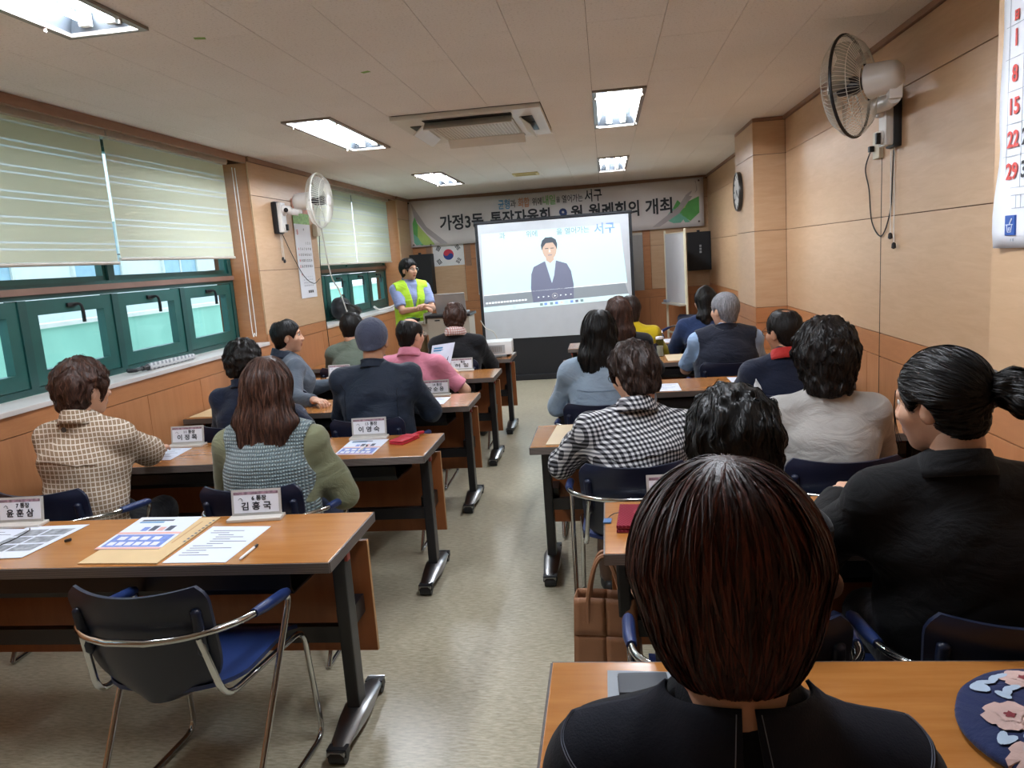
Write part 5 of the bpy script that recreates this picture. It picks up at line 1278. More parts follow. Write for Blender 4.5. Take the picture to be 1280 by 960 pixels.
vest('RH', c_vnavy, .024, .50, name='padded_vest'); ring_collar(PEOPLE['RH']['t'], c_vnavy, PEOPLE['RH']['nb']+np.array([0, -.012, -.01]), .082, .078, STAND, .35, .5)
seat_for('RH', .85, 5.72, 'navy chair occupied by the grey-haired person in the padded vest')
person('RI', 'person with brown hair down to the shoulders in a black ribbed top', .085, 5.72, 0, 1.155, (0, .07), -14, -4, fem=1, sh=.17, girth=1.0, top=c_black, hair=('long', .010, .07), hcol=H_brown, strand=(900, 10, .013, .004), res=.014, seed=29)
seat_for('RI', .085, 5.72, 'navy chair occupied by the person in the black ribbed top')
person('RK', 'person with dark hair in a mustard yellow top, leaning on one elbow', .22, 7.0, 0, 1.08, (-.02, .07), 4, -5, fem=1, sh=.185, girth=1.05, top=c_yellow, hair=('bob', .008, .0), hcol=H_dbrown, strand=(400, 8, .012, .004), res=.015, seed=30)
seat_for('RK', .22, 7.0, 'navy chair occupied by the person in the mustard yellow top')
person('RJ', 'person with long black hair in an indigo jacket close to the flip chart', .87, 7.0, 0, 1.125, (0, .07), 30, -4, fem=1, sh=.185, girth=1.1, top=c_indigo, hair=('long', .008, .08), hcol=H_black, strand=(500, 9, .013, .004), res=.015, seed=31)
seat_for('RJ', .87, 7.0, 'navy chair occupied by the person in the indigo jacket')
chair(.92, 9.35, 150, 'empty navy chair standing in front of the flip chart')

# details on people
def hm_of(k): return PEOPLE[k]['hm']
p = PEOPLE['LE']; f = Field(.03); f.blob((0, -.014, .045), (.089, .109, .098)); f.ell((0, -.03, .03), (0, -.036, -.03), (.086, .082), (.078, .074)); f.disp = curl_noise(.0014, 320, 3); f.cut(lambda P: (-.008+.42*P[:, 1]-P[:, 2]).astype(F32), .006)
v, q = nets(f, .005, .02); m = MX(); m.add(xf(v, p['hm']), q); m.build('knit_cap', fabric('cap_blue_grey', '#4a5064', bump=.9, bscale=160), p['t'])
p = PEOPLE['LH']; ring_collar(p['t'], grid_cloth('scarf_pattern', '#cfc6c2', '#a9726c', .02, .3), p['nb']+np.array([0, -.005, .005]), .078, .076, [(1.15, -.03), (1.22, .0), (1.12, .03), (1.0, .045), (.9, .03)], .2, .3, name='scarf')
# bun with scrunchie
p = PEOPLE['RC']; f = Field(.02); f.blob((.03, -.150, .018), (.050, .052, .046)).blob((.01, -.185, -.010), (.035, .04, .03)).blob((.05, -.165, -.02), (.03, .035, .035)); f.disp = curl_noise(.004, 60, 9)
v, q = nets(f, .005, .02); m = MX(); m.add(xf(v, p['hm']), q); sv, sq, sm_ = strands(f, v, q, 900, 9, .009, .003, (.02, -.10, .02), .002, 5, down=.2); m.add(xf(sv, p['hm']), sq, sm_); m.build('bun', list(H_black), p['t'])
sc = MB(); sc.tube([p['hm'] @ Vector((.016+.034*math.cos(a), -.108-.006*math.sin(3*a), .025+.034*math.sin(a))) for a in [i*PI/12 for i in range(24)]], [.010+.003*math.sin(5*i) for i in range(24)], 8, closed=True).build('scrunchie', pm('scrunchie_grey', '#6d7178', .5), p['t'], True)
for k in range(3):
    MB().tube(bez([p['hm'] @ Vector(c) for c in ((-.064, .070, .045), (-.068-.001*k, .078, .0), (-.066-.002*k, .080+.002*k, -.05), (-.060-.003*k, .078+.004*k, -.085-.012*k))], 6), .0011, 4).build('loose_strand', H_black[0], p['t'])
p = PEOPLE['RB']; MB().tube([p['hm'] @ Vector((.030+.012*k, -.055+.004*k, .138-.006*k)) for k in range(5)], [.003, .006, .007, .006, .003], 6).build('hair_clip', pm('clip_pearl', '#b9bcb4', .25, metal=.4), p['t'], True)
# wide stitched collar of the dark dress
p = PEOPLE['RA']; nb = p['nb']; lf_ = nb-np.array([0, 0, .16]); M_st = pm('stitch_grey', '#6d7486', .7)
for s in (-1, 1):
    def cf(u, v, s=s):
        a = R(5)+u*R(104); r0 = .060; r1 = .200-.052*math.sin(min(a, PI/2))-.02*max(0, (u-.8)/.2)
        if u < .08: r1 -= .02*(1-u/.08)
        r_ = r0+(r1-r0)*v; return (nb[0]+s*math.sin(a)*r_*.92, nb[1]-.01-math.cos(a)*r_*.60, nb[2]-.045-.32*(r_-r0)*(.5+.5*abs(math.cos(a))))
    patch('RA', 'wide_collar', cf, 26, 10, fabric('collar_navy_black', '#161a28', sheen=.05, wr=.08), .0085, .004, lift=lf_)
    seam('RA', 'stitching', [cf(u, .94) for u in np.linspace(.02, .98, 14)], M_st, .0007, .0112, lift=lf_); seam('RA', 'stitching', [cf(u, .90) for u in np.linspace(.02, .98, 14)], M_st, .0006, .0112, lift=lf_)
    seam('RA', 'stitching', [cf(.035, v) for v in np.linspace(.05, .9, 8)], M_st, .0006, .0112, lift=lf_)
# jacket seams
p = PEOPLE['LE']; M_seam = fabric('seam_navy', '#161d29')
for s in (-1, 1): seam('LE', 'seam', [(p['S'][s][0]-s*.02, -.12, p['zs']-.02), (p['S'][s][0]-s*.015, -.14, p['zs']-.12), (p['S'][s][0]-s*.02, -.14, p['zs']-.26)], M_seam, .0025, .002)
p = PEOPLE['RE']; seam('RE', 'seam', [(-.19, -.15, p['zs']-.10), (-.1, -.2, p['zs']-.105), (0, -.2, p['zs']-.105), (.1, -.2, p['zs']-.105), (.19, -.15, p['zs']-.10)], pm('seam_dark', '#222226', .8), .002, .002)
p = PEOPLE['RG']; seam('RG', 'seam', [(-.19, -.15, p['zs']-.09), (0, -.2, p['zs']-.10), (.19, -.15, p['zs']-.09)], fabric('seam_blue', '#6f8297'), .0025, .002)
p = PEOPLE['LA']; seam('LA', 'seam', [(-.19, -.15, p['zs']-.08), (0, -.2, p['zs']-.085), (.19, -.15, p['zs']-.08)], pm('seam_brown', '#7d6a58', .8), .0022, .002)
# striped hem panel of the navy jacket
p = PEOPLE['RF']
for k, (m_, a, b) in enumerate(((c_white, .0, .25), (c_red, .25, .55), (c_white, .55, .72))):
    def hf(u, v, a=a, b=b): x = -.25+.06*u+.09*(a+(b-a)*v); return (x, -.05-.05*u, .76+.10*u-.22*(a+(b-a)*v))
    patch('RF', 'stripe', hf, 10, 4, m_, .005, .002)
# lime vest pockets and trim
p = PEOPLE['P']
if 'V' in p:
    T_, p['T'] = p['T'], p['V']
    for s in (-1, 1):
        patch('P', 'vest_pocket', lambda u, v, s=s: (s*(.06+.09*u), .18, 1.10+.13*v), 6, 6, fabric('vest_pocket_lime', '#a8d834', .6), .005, .004)
        patch('P', 'lower_pocket', lambda u, v, s=s: (s*(.05+.11*u), .18, .89+.13*v), 6, 6, fabric('vest_pocket_lime', '#a8d834', .6), .005, .004)
    p['T'] = T_
MB().lathe([(.001, 0), (.012, .002), (.012, .005)], 10, Matrix.Translation((PEOPLE['LA']['nb'][0]-.02, PEOPLE['LA']['nb'][1]-.095, PEOPLE['LA']['nb'][2]-.03)) @ Matrix.Rotation(PI/2, 4, 'X')).build('collar_button', pm('button_dark', '#33302e', .4), PEOPLE['LA']['t'])
# ------------------------------------------------------------------ things on the tables, sills and floor
ZT = .7205
M_acr = glass_mat('clear_acrylic', (.9, .92, .92, 1)); M_card = pm('card_white', '#d9dae0', .5, var=.02); M_base = pm('acrylic_base', '#cfcac2', .25, var=.02); M_bar = pm('plate_header', '#8b6f7a', .6, var=.5, vscale=90); M_frame = pm('acrylic_edge', '#b3b1ac', .2, var=.05)
def nameplate(x, y, l1, l2, label, rz=0, wd=.19):
    t = thing('nameplate', label, 'nameplate', (x, y, ZT), R(rz), 'desk nameplates')
    h = wd/2; Mt = Matrix.Translation((0, 0, .012)) @ Matrix.Rotation(R(-10), 4, 'X')
    box('stand_base', -h-.008, h+.008, -.045, .02, 0, .012, M_base, t, bev=.003)
    box('acrylic_frame', -h, h, -.003, .003, .0, .098, M_frame, t, M=Mt)
    c = box('name_card', -h+.009, h-.009, -.0045, -.003, .010, .090, M_card, t, M=Mt)
    box('header_strip', -h+.009, h-.009, -.0050, -.0045, .079, .090, M_bar, t, M=Mt)
    F_ = lambda u, v: Mt @ Matrix.Translation((u, -.0052, v)) @ Matrix.Rotation(PI/2, 4, 'X')
    if l1: text(l1, .022, M_ink, t, F_(.012, .064), .0004)
    if l2: text(l2, .033, M_ink, t, F_(0, .033), .0008, fit=.115)
    for a_, b_ in (((-.068, .060), (-.060, .067)), ((-.060, .067), (-.052, .061)), ((-.056, .058), (-.050, .056))): MB().tube([F_(*a_) @ Vector((0, 0, 0)), F_(*b_) @ Vector((0, 0, 0))], .0009, 4).build('emblem_stroke', M_ink, t)
    return t
nameplate(-2.34, 2.635, '7 통장', '윤 훈 삼', 'desk nameplate reading 7 beside the black-and-white photo sheets', 2)
nameplate(-1.355, 2.635, '6 통장', '김 흥 국', 'desk nameplate reading 6 beside the printed white sheet', 5)
nameplate(-2.36, 3.905, '11 통장', '이 정 목', 'desk nameplate reading 11 beside the checked-shirt person', 2)
nameplate(-1.31, 3.905, '13 통장', '이 영 숙', 'desk nameplate reading 13 between the leaflet and the red phone case', 3)
nameplate(-1.21, 5.115, '14 통장', '장 순 용', 'desk nameplate reading 14 behind the person in the knit cap', 3)
nameplate(-1.24, 6.255, '통장', '허 형', 'desk nameplate between the pink shirt and the black top', 2)
nameplate(-2.31, 6.255, '', '', 'desk nameplate beside the olive-grey shirt', 2)
nameplate(.20, 2.645, '', '', 'desk nameplate beside the dark red wallet', 2)
M_pap = pm('sheet_paper', '#d5dcea', .6, var=.02); M_kraft = pm('kraft_envelope', '#cdb287', .7, var=.05); M_pblue = pm('print_blue', '#6f86c4', .6, var=.2, vscale=60); M_ppink = pm('print_pink', '#d9a8a0', .6, var=.1); M_pgrey = pm('print_grey', '#8a8f96', .6, var=.5, vscale=35); M_ptext = pm('print_text', '#4a5060', .6, var=0)
def sheet(name, cs, z, mat, label=None, cat='paper', th=.0012, parent=None, group=None):
    """flat sheet with corners cs (near-left, near-right, far-right, far-left), world xy; origin at its centre"""
    c = np.mean(np.array(cs), 0); v = [(x-c[0], y-c[1]) for x, y in cs]
    o = MB().prism(v, 0, th).build(name, mat, parent); o.location = (c[0], c[1], z)
    if label: tag(o, label, cat, group)
    return o
def on_sheet(root, cs, u0, u1, v0, v1, mat, name, z):
    a, b, c, d = (np.array(p) for p in cs); cen = np.mean(np.array(cs), 0)
    def P(u, v): return (a*(1-u)+b*u)*(1-v)+(d*(1-u)+c*u)*v-cen
    return MB().prism([tuple(P(u0, v0)), tuple(P(u1, v0)), tuple(P(u1, v1)), tuple(P(u0, v1))], z, z+.0003).build(name, mat, root)
def doc_lines(root, cs, th, rows, seed):
    rg = random.Random(seed)
    for k in range(rows):
        v = .86-k*.74/rows; u0 = rg.choice((.10, .12, .3)); on_sheet(root, cs, u0, min(.9, u0+rg.uniform(.25, .7)), v, v+.014, M_ptext, 'print_line', th)
def leaflet(cs, z, label, name='leaflet'):
    o = sheet(name, cs, z, M_pap, label, 'leaflet'); th = .0012
    on_sheet(o, cs, .05, .95, .06, .42, M_pblue, 'print_block', th); on_sheet(o, cs, .0, 1, .44, .50, M_ppink, 'print_band', th); on_sheet(o, cs, .0, 1, .0, .05, M_ppink, 'print_band', th)
    for k in range(6): on_sheet(o, cs, .10+k*.135, .2+k*.135, .10, .20, M_card, 'print_box', th+.0003)
    for k in range(4): on_sheet(o, cs, .14+k*.18, .26+k*.18, .26, .36, M_card, 'print_box', th+.0003); on_sheet(o, cs, .3+k*.13, .4+k*.13, .54, .66+.04*(k % 2), (M_pblue, M_ptext, M_ppink, M_ptext)[k], 'print_figure', th)
    on_sheet(o, cs, .1, .5, .80, .84, M_tb, 'print_title', th); on_sheet(o, cs, .1, .62, .86, .91, M_ptext, 'print_title', th); return o
# table with the envelope
cs = [(-2.30, 2.27), (-2.05, 2.283), (-2.03, 2.61), (-2.285, 2.60)]
o = sheet('photo_sheet', cs, ZT+.0013, M_pap, 'white sheet with rows of black-and-white photos')
for k in range(3):
    for j in range(2): on_sheet(o, cs, .1+j*.42, .48+j*.42, .20+k*.24, .40+k*.24, M_pgrey, 'printed_photo', .0012)
cs = [(-2.46, 2.32), (-2.25, 2.30), (-2.23, 2.58), (-2.44, 2.59)]; o = sheet('paper_sheet', cs, ZT, M_pap, 'white sheet lying under the photo sheet'); doc_lines(o, cs, .0012, 8, 4)
cable('string', [(-2.25, 2.33, ZT+.006), (-2.21, 2.42, ZT+.012), (-2.20, 2.50, ZT+.02), (-2.23, 2.545, ZT+.016)], .002, M_black, 'thin dark curved string on the photo sheets', 'string')
cap = MB().lathe([(.002, -.012), (.006, -.012), (.006, .010), (.004, .012)], 10, Matrix.Rotation(R(75), 4, 'Y')).build('stopper', M_black, None, True); cap.location = (-1.985, 2.43, ZT+.0065); tag(cap, 'small dark stopper beside the photo sheets', 'stopper')
cs = [(-1.776, 2.225), (-1.50, 2.203), (-1.515, 2.60), (-1.70, 2.655)]
o = sheet('envelope', [(-1.79, 2.215), (-1.50, 2.203), (-1.51, 2.645), (-1.80, 2.655)], ZT, M_kraft, 'large brown kraft envelope with a striped edge', 'envelope', .004)
ecs = [(-1.79, 2.215), (-1.50, 2.203), (-1.51, 2.645), (-1.80, 2.655)]
for k in range(9): on_sheet(o, ecs, .955, .985, .42+k*.06, .45+k*.06, M_ptext, 'edge_mark', .004)
on_sheet(o, ecs, .82, .84, .40, .9, M_modedge, 'print_line', .004)
leaflet([(-1.815, 2.335), (-1.565, 2.325), (-1.59, 2.655), (-1.845, 2.664)], ZT+.0045, 'colourful blue and pink leaflet lying on the brown envelope')
cs = [(-1.486, 2.21), (-1.262, 2.205), (-1.257, 2.535), (-1.49, 2.55)]; o = sheet('printed_sheet', cs, ZT, M_pap, 'white printed agenda sheet beside the white pen'); doc_lines(o, cs, .0012, 12, 9)
def pen(p, q, label, body=None):
    P, Q = Vector((*p, ZT+.005)), Vector((*q, ZT+.005)); d = (Q-P); t = thing('pen', label, 'pen', P)
    MB().tube([d*.0, d*.08, d*.085, d*.8], [.0018, .0042, .0046, .0046], 8).build('barrel', body or M_white, t, True, 40); MB().tube([d*.8, d*.95, d], [.0047, .0047, .003], 8).build('cap', M_black, t, True, 40); MB().tube([d*.0, d*.12], [.001, .0046], 8).build('tip', M_black, t, True); return t
pen((-1.219, 2.215), (-1.218, 2.345), 'white ballpoint pen with black ends beside the agenda sheet')
# table with the red case
cs = [(-2.42, 3.60), (-2.28, 3.59), (-2.30, 3.84), (-2.44, 3.85)]; o = sheet('paper_sheet', cs, ZT, M_pap, 'small white sheet under the hand of the checked-shirt person'); doc_lines(o, cs, .0012, 5, 3)
leaflet([(-1.387, 3.56), (-1.183, 3.535), (-1.188, 3.855), (-1.40, 3.86)], ZT, 'colourful leaflet with a marker on it beside the red phone case')
pen((-1.275, 3.60), (-1.265, 3.72), 'white marker pen with a black tip on the leaflet')
for q in COL.objects[-3:]: pass
M_redc = pm('red_leather', '#b8283a', .35, var=.06, bump=.1, bscale=300)
rc = thing('phone_case', 'bright red flip phone case with a strap', 'phone case', (-1.085, 3.80, ZT), R(-20))
MB().box(-.042, .042, -.085, .075, .0, .010, bev=.004).build('back_cover', M_redc, rc, True, 40); MB().box(-.042, .042, -.085, .075, .0125, .020, bev=.003).build('front_cover', M_redc, rc, True, 40); box('phone', -.038, .038, -.078, .07, .010, .0125, M_black, rc); box('strap', -.044, .044, .02, .045, .0005, .0225, M_redc, rc, bev=.003); MB().tube(bez([(.0, .075, .012), (.01, .11, .016), (.015, .15, .012)], 5), .009, 6).build('wrist_loop', M_redc, rc, True)
# further left tables
cs = [(-1.28, 4.80), (-1.09, 4.79), (-1.09, 5.04), (-1.28, 5.05)]; o = sheet('paper_sheet', cs, ZT, M_pap, 'white sheet in front of nameplate 14'); doc_lines(o, cs, .0012, 7, 5)
sheet('envelope', [(-2.83, 4.73), (-2.58, 4.72), (-2.58, 5.08), (-2.83, 5.09)], ZT, M_kraft, 'brown envelope on the table by the wall, left of the curly-haired person', 'envelope', .003)
leaflet([(-2.58, 5.90), (-2.37, 5.89), (-2.37, 6.18), (-2.58, 6.19)], ZT, 'leaflet lying in front of the sideways-sitting person'); ph = thing('mobile_phone', 'dark phone beside the leaflet of the sideways-sitting person', 'phone', (-2.66, 6.05, ZT), R(15)); box('phone_body', -.036, .036, -.075, .075, 0, .009, M_black, ph, bev=.003); box('screen', -.033, .033, -.070, .070, .009, .0095, M_tray, ph)
# leaflet held by the pink-shirted person
lf = MB(); A = [Vector(v) for v in ((-1.425, 5.80, .775), (-1.262, 5.77, .745), (-1.195, 5.84, 1.01), (-1.385, 5.87, .99))]
cen = sum(A, Vector())/4; hl = lf.add([a-cen for a in A]+[a-cen+Vector((0, .0015, 0)) for a in A], [(0, 1, 2, 3), (7, 6, 5, 4), (0, 4, 5, 1), (1, 5, 6, 2), (2, 6, 7, 3), (3, 7, 4, 0)]).build('leaflet', M_pap); hl.location = cen; tag(hl, 'colourful leaflet held up by the pink-shirted person', 'leaflet')
def on_held(u0, u1, v0, v1, m):
    def P(u, v): return (A[0]*(1-u)+A[1]*u)*(1-v)+(A[3]*(1-u)+A[2]*u)*v-cen+Vector((0, -.0012, 0))
    MB().add([P(u0, v0), P(u1, v0), P(u1, v1), P(u0, v1)], [(0, 1, 2, 3)]).build('print_block', m, hl)
on_held(.04, .96, .05, .30, M_pblue); on_held(0, 1, .32, .40, M_ppink); on_held(.1, .5, .86, .91, M_tb); on_held(.1, .6, .78, .83, M_tb)
for k in range(4): on_held(.15+k*.19, .27+k*.19, .46, .58+.03*(k % 2), (M_pblue, M_ptext, M_ppink, M_ptext)[k]); on_held(.12+k*.2, .26+k*.2, .12, .2, M_card)
# projector
pj = thing('projector', 'white projector on the end of the table closest to the screen', 'projector', (-1.10, 7.17, ZT), R(4)); pj.scale = (1.2, 1.12, 1.15)
MB().box(-.155, .155, -.13, .13, .018, .125, bev=.012).build('casing', M_white, pj, True, 40); box('rear_panel', -.13, .10, -.1315, -.129, .03, .10, pm('projector_grey', '#a6a8a8', .5), pj)
for k in range(9): box('vent_slat', -.02+k*.011, -.015+k*.011, -.134, -.131, .045, .09, M_lframe, pj)
MB().lathe([(.04, 0), (.042, .02), (.036, .035), (.03, .03)], 24, Matrix.Translation((.07, .13, .07)) @ Matrix.Rotation(-PI/2, 4, 'X')).build('lens', M_black, pj, True, 40)
for sx in (-1, 1):
    for sy in (-1, 1): MB().lathe([(.012, 0), (.012, .02)], 10, Matrix.Translation((sx*.12, sy*.1, 0))).build('foot', M_black, pj)
for k in range(3): MB().lathe([(.002, 0), (.007, .001), (.007, .004)], 8, Matrix.Translation((-.1+k*.04, -.1315, .05)) @ Matrix.Rotation(PI/2, 4, 'X')).build('socket', M_black, pj)
sp = thing('set_top_box', 'small black box with cables in front of the projector', 'box', (-1.22, 6.985, ZT)); box('box_body', -.07, .07, -.03, .03, 0, .045, M_black, sp, bev=.004); box('box_front', -.06, .06, -.0315, -.0295, .008, .038, M_tray, sp)
cable('projector_cable', [(-1.27, 6.99, ZT+.03), (-1.30, 7.04, ZT+.10), (-1.24, 7.02, ZT+.16), (-1.14, 7.01, ZT+.15), (-1.12, 7.015, ZT+.07)], .004, M_black, 'black cable looping up behind the projector')
cable('projector_cable', [(-1.18, 6.945, ZT+.008), (-1.10, 6.94, ZT+.007), (-1.02, 6.96, ZT+.008), (-1.0, 6.985, ZT+.007)], .004, M_black, 'short black cable lying in front of the projector')
# right-hand tables
def env(x0, x1, y0, y1, label, k=.0): sheet('envelope', [(x0, y0), (x1, y0-.01), (x1+k, y1), (x0+k, y1)], ZT, pm('envelope_cream', '#d2c0a0', .7, var=.04), label, 'envelope', .004, None, 'cream envelopes on the right-hand tables')
env(-.33, -.02, 3.585, 4.00, 'cream envelope on the table of the gingham-shirted person', .03); env(-.365, -.12, 4.92, 5.27, 'cream envelope on the table of the pale denim jacket'); env(-.375, -.15, 6.17, 6.55, 'cream envelope on the table of the black ribbed top'); env(.46, .66, 6.19, 6.55, 'cream envelope on the table beside the clear tumbler')
cs = [(.28, 4.87), (.44, 4.86), (.44, 5.14), (.28, 5.15)]; o = sheet('paper_sheet', cs, ZT, M_pap, 'white sheet on the table behind the gingham-shirted person'); doc_lines(o, cs, .0012, 6, 6)
cs = [(.78, 4.98), (.96, 4.97), (.96, 5.26), (.78, 5.27)]; o = sheet('paper_sheet', cs, ZT, M_pap, 'white sheet beside the person with the red collar'); on_sheet(o, cs, .2, .8, .3, .6, M_pblue, 'print_block', .0012)
cs = [(.50, 7.44), (.70, 7.43), (.70, 7.72), (.50, 7.73)]; o = sheet('paper_sheet', cs, ZT, M_pap, 'white sheet on the table closest to the screen'); doc_lines(o, cs, .0012, 6, 8)
M_tum = glass_mat('tumbler_plastic', (.82, .86, .86, 1)); tu = thing('tumbler', 'tall clear tumbler on the grey-haired person\'s table', 'tumbler', (.42, 6.50, ZT)); MB().lathe([(.024, 0), (.030, .004), (.033, .15), (.030, .15), (.027, .008)], 20).build('cup', M_tum, tu, True, 40); MB().lathe([(.034, .148), (.035, .165), (.02, .17)], 20).build('lid', M_wb, tu, True, 40); MB().lathe([(.026, .006), (.029, .09)], 18).build('drink', pm('drink_pale', '#b9b6a8', .2), tu, True)
# wallet with charm
M_wal = grid_cloth('wallet_red', '#6e1626', '#8f3a46', .012, .3)
wt = thing('wallet', 'dark red snakeskin-patterned wallet with a blue charm', 'wallet', (.085, 2.49, ZT), R(-4)); MB().box(-.085, .085, -.115, .10, 0, .011, bev=.004).build('lower_flap', M_wal, wt, True, 40); MB().box(-.085, .085, -.115, .10, .014, .026, bev=.004).build('upper_flap', M_wal, wt, True, 40); box('inner_leaf', -.08, .08, -.10, .095, .011, .014, M_pap, wt); box('clasp', .02, .05, -.02, .0, .0255, .03, M_chrome, wt, bev=.001)
MB().tube(bez([(-.085, .05, .012), (-.105, .055, .006), (-.118, .03, .004), (-.12, .01, .004)], 5), .0015, 5).build('charm_cord', M_black, wt); MB().box(-.135, -.108, -.03, .01, .001, .007, bev=.003).build('charm', pm('charm_blue', '#4d6f9e', .35), wt, True, 40)
cs = [(.42, 2.36), (.62, 2.35), (.63, 2.62), (.43, 2.63)]; leaflet(cs, ZT, 'leaflet on the table between the black-haired people')
# phone pouch and cloth bundle on the rear table
pp = thing('phone_pouch', 'grey phone pouch lying on a white sheet', 'pouch', (.035, 1.475, ZT+.0015), R(2)); MB().box(-.052, .052, -.03, .045, 0, .013, bev=.005).build('pouch_body', pm('pouch_grey', '#3b3f46', .5), pp, True, 40); box('zip', -.045, .045, -.031, -.0295, .004, .008, M_black, pp)
cs = [(-.04, 1.36), (.16, 1.35), (.16, 1.54), (-.04, 1.55)]; o = sheet('paper_sheet', cs, ZT, pm('paper_grey', '#8f959b', .6), 'greyish sheet under the phone pouch'); doc_lines(o, cs, .0012, 4, 2)
fb = thing('cloth_bag', 'navy cloth bag printed with pale roses and leaves', 'bag', (.785, 1.37, ZT), R(0))
f = Field(.03); f.blob((.02, -.05, .014), (.215, .19, .032)).blob((.02, .05, .013), (.165, .085, .027)).blob((.08, -.08, .02), (.12, .12, .036)); f.disp = fold_noise(.003, 44, 40, 30); f.cut(lambda P: (.001-P[:, 2]).astype(F32), .01)
v, q = nets(f, .006, .03); m = MX(); m.add(v, q); m.build('bag_body', fabric('cloth_navy', '#1c2850'), fb)
PEOPLE['_bag'] = dict(T=f, t=fb)
M_rose = fabric('print_rose', '#c9aba3', var=.2); M_leaf = fabric('print_leaf', '#a9bcd0', var=.1); M_core = fabric('print_core', '#7d3038')
rg = random.Random(5)
def disc_patch(c, r, mat, off, wob=0, n=14, sx=1, rot_=0, name='printed_petal'):
    P = [(c[0], c[1], .10)]
    for i in range(n):
        a = 2*PI*i/n; rr = r*(1+wob*math.sin(5*a+c[0]*40)); x, y = rr*math.cos(a)*sx, rr*math.sin(a); P.append((c[0]+x*math.cos(rot_)-y*math.sin(rot_), c[1]+x*math.sin(rot_)+y*math.cos(rot_), .10))
    P = np.array(P)
    for _ in range(30):
        d = f(P.astype(F32)); P[:, 2] -= np.clip(d-off, -.01, .02)
    P = P[:]; MB().add([tuple(a) for a in P], [(0, 1+i, 1+(i+1) % n) for i in range(n)]).build(name, mat, fb)
for c, r in (((-.118, -.045), .040), ((-.042, .066), .036), ((-.13, -.15), .036), ((-.02, -.06), .04), ((.06, .03), .04), ((-.05, -.16), .036)):
    for k in range(6): a = k*PI/3+c[0]*9; disc_patch((c[0]+r*.55*math.cos(a), c[1]+r*.55*math.sin(a)), r*.56, M_rose, .0022+.0003*k, .10)
    disc_patch(c, r*.5, M_rose, .0046, .2); disc_patch(c, r*.22, M_core, .0056, .3)
for c, a in (((-.126, .062), .6), ((-.118, .048), 1.6), ((-.108, .066), -.4), ((-.128, .044), 2.4), ((-.088, .026), 1.1), ((-.076, .034), .3), ((-.10, .016), 2.0), ((-.075, .082), .4), ((-.09, .074), 1.0), ((-.155, -.098), 1.0), ((-.148, -.105), .3), ((-.115, -.112), 1.9), ((-.125, -.125), .8), ((-.10, -.12), 2.5), ((-.03, .0), .5), ((-.045, .01), 1.5)):
    disc_patch(c, .008, M_leaf, .0035, 0, 10, 2.1, a, 'printed_leaf')
# tan tote under the table edge
M_tan = pm('tote_tan', '#96694a', .5, var=.08, bump=.15, bscale=200)
tb = thing('tote_bag', 'tan leather tote bag with woven panels hanging beside the blue-tube chair', 'handbag', (-.055, 2.47, .21), R(-6))
def tpt(u, v, s): return ((u-.5)*(.225-.02*v), s*(.055-.02*v)+.004*math.sin(6*u), v*.26)
b = MB(); b.box(-.112, .112, -.055, .055, 0, .012); b.build('bag_bottom', M_tan, tb)
for s in (-1, 1):
    for i, (u0, u1) in enumerate(((0, .5), (.5, 1))):
        for j, (v0, v1) in enumerate(((.03, .5), (.5, 1))):
            o = MB().grid(lambda a, c: tpt(u0+(u1-u0)*a, v0+(v1-v0)*c, s*(1+.06*((i+j) % 2))), 6, 6).build('woven_panel', M_tan, tb, True); md = o.modifiers.new('thickness', 'SOLIDIFY'); md.thickness = .004; md.offset = 0
    o = MB().grid(lambda a, c: (s*(.1125-.01*c), (a-.5)*2*(.055-.02*c), c*.26), 4, 6).build('side_gusset', M_tan, tb, True); o.modifiers.new('thickness', 'SOLIDIFY').thickness = .003
    hp_ = MB(); pth = bez([(-.06, s*.036, .17), (-.055, s*.037, .27), (-.03, s*.03, .37), (0, s*.02, .405), (.03, s*.03, .37), (.055, s*.037, .27), (.06, s*.036, .17)], 5)
    for p0, p1 in zip(pth, pth[1:]): pass
    hp_.tube(pth, .008, 6).build('handle', M_tan, tb, True)
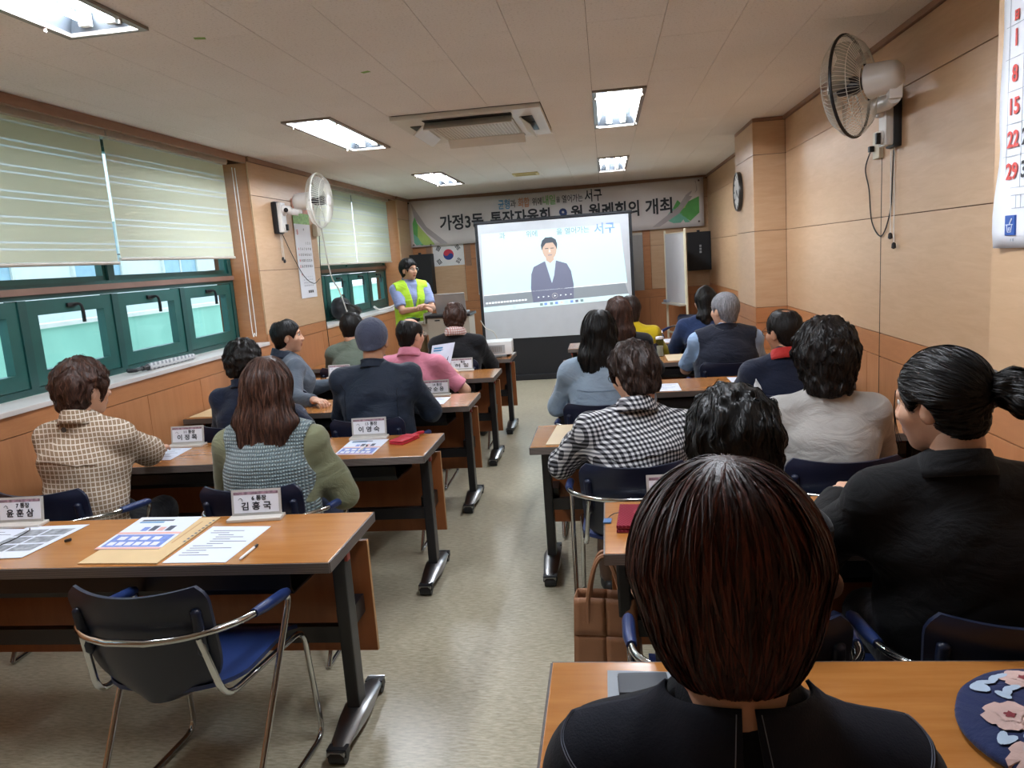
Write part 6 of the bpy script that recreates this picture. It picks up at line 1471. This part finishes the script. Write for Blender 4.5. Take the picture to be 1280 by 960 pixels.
# window sill things
um = thing('folded_umbrella', 'folded white patterned umbrella with a black handle on the near sill', 'umbrella', (-2.97, 4.50, 1.072+.024), R(0))
ax = Vector((.02, .62, 0)); M_umb = grid_cloth('umbrella_pattern', '#8b8f94', '#c3c6c8', .035, .45)
MB().tube([ax*k for k in (.12, .16, .5, .97, 1)], [.016, .024, .023, .020, .012], 12).build('canopy', M_umb, um, True, 50); MB().tube([ax*k for k in (.03, .1, .12)], [.017, .017, .022], 10).build('collar', M_black, um, True, 40); MB().tube(bez([ax*.04, ax*-.03, ax*-.10+Vector((.012, 0, 0)), ax*-.13+Vector((-.02, 0, .0)), ax*-.09+Vector((-.045, 0, 0))], 5), .013, 8).build('handle', M_black, um, True); MB().tube([ax, ax*1.02], .006, 6).build('tip', M_white, um)
bp = thing('backpack', 'black backpack slumped on the far window sill', 'backpack', (-3.0, 8.55, 1.073), R(0))
f = Field(.03); f.blob((0, -.12, .12), (.10, .22, .14)).blob((.01, .16, .07), (.10, .24, .075)).blob((0, -.20, .19), (.07, .10, .06)); f.disp = fold_noise(.008, 8, 30, 20); f.cut(lambda P: (.001-P[:, 2]).astype(F32), .01)
v, q = nets(f, .014, .03); m = MX(); m.add(v, q); m.build('bag_body', fabric('backpack_black', '#16171b', .6), bp)
MB().tube(bez([(.06, -.25, .20), (.12, -.15, .16), (.13, .05, .10), (.10, .25, .06)], 5), .012, 6).build('strap', M_legb, bp, True); MB().tube(bez([(.02, -.22, .24), (.04, -.14, .28), (.02, -.06, .24)], 5), .01, 6).build('top_handle', M_legb, bp, True)
cable('floor_cable', [(-1.55, 9.25, .9), (-1.5, 9.3, .8), (-1.42, 9.5, .7), (-1.38, 9.6, .4), (-1.45, 9.5, .01)], .006, M_cord, 'pale cable looping beside the lectern')

M_tape = pm('tape_green', '#7cae4a', .5)
for (x, y, a, lab) in ((-1.6, 3.15, .3, 'scrap of green tape on the ceiling beside the light above the front desk'), (-1.15, 3.95, -.4, 'scrap of green tape on the ceiling ahead of the air conditioner')):
    o = MB().box(-.022, .022, -.012, .012, -.0015, 0, Matrix.Rotation(a, 4, 'Z')).build('tape_scrap', M_tape); o.location = (x, y, ZC); tag(o, lab, 'tape')

bpy.data.scenes.remove(_TS)
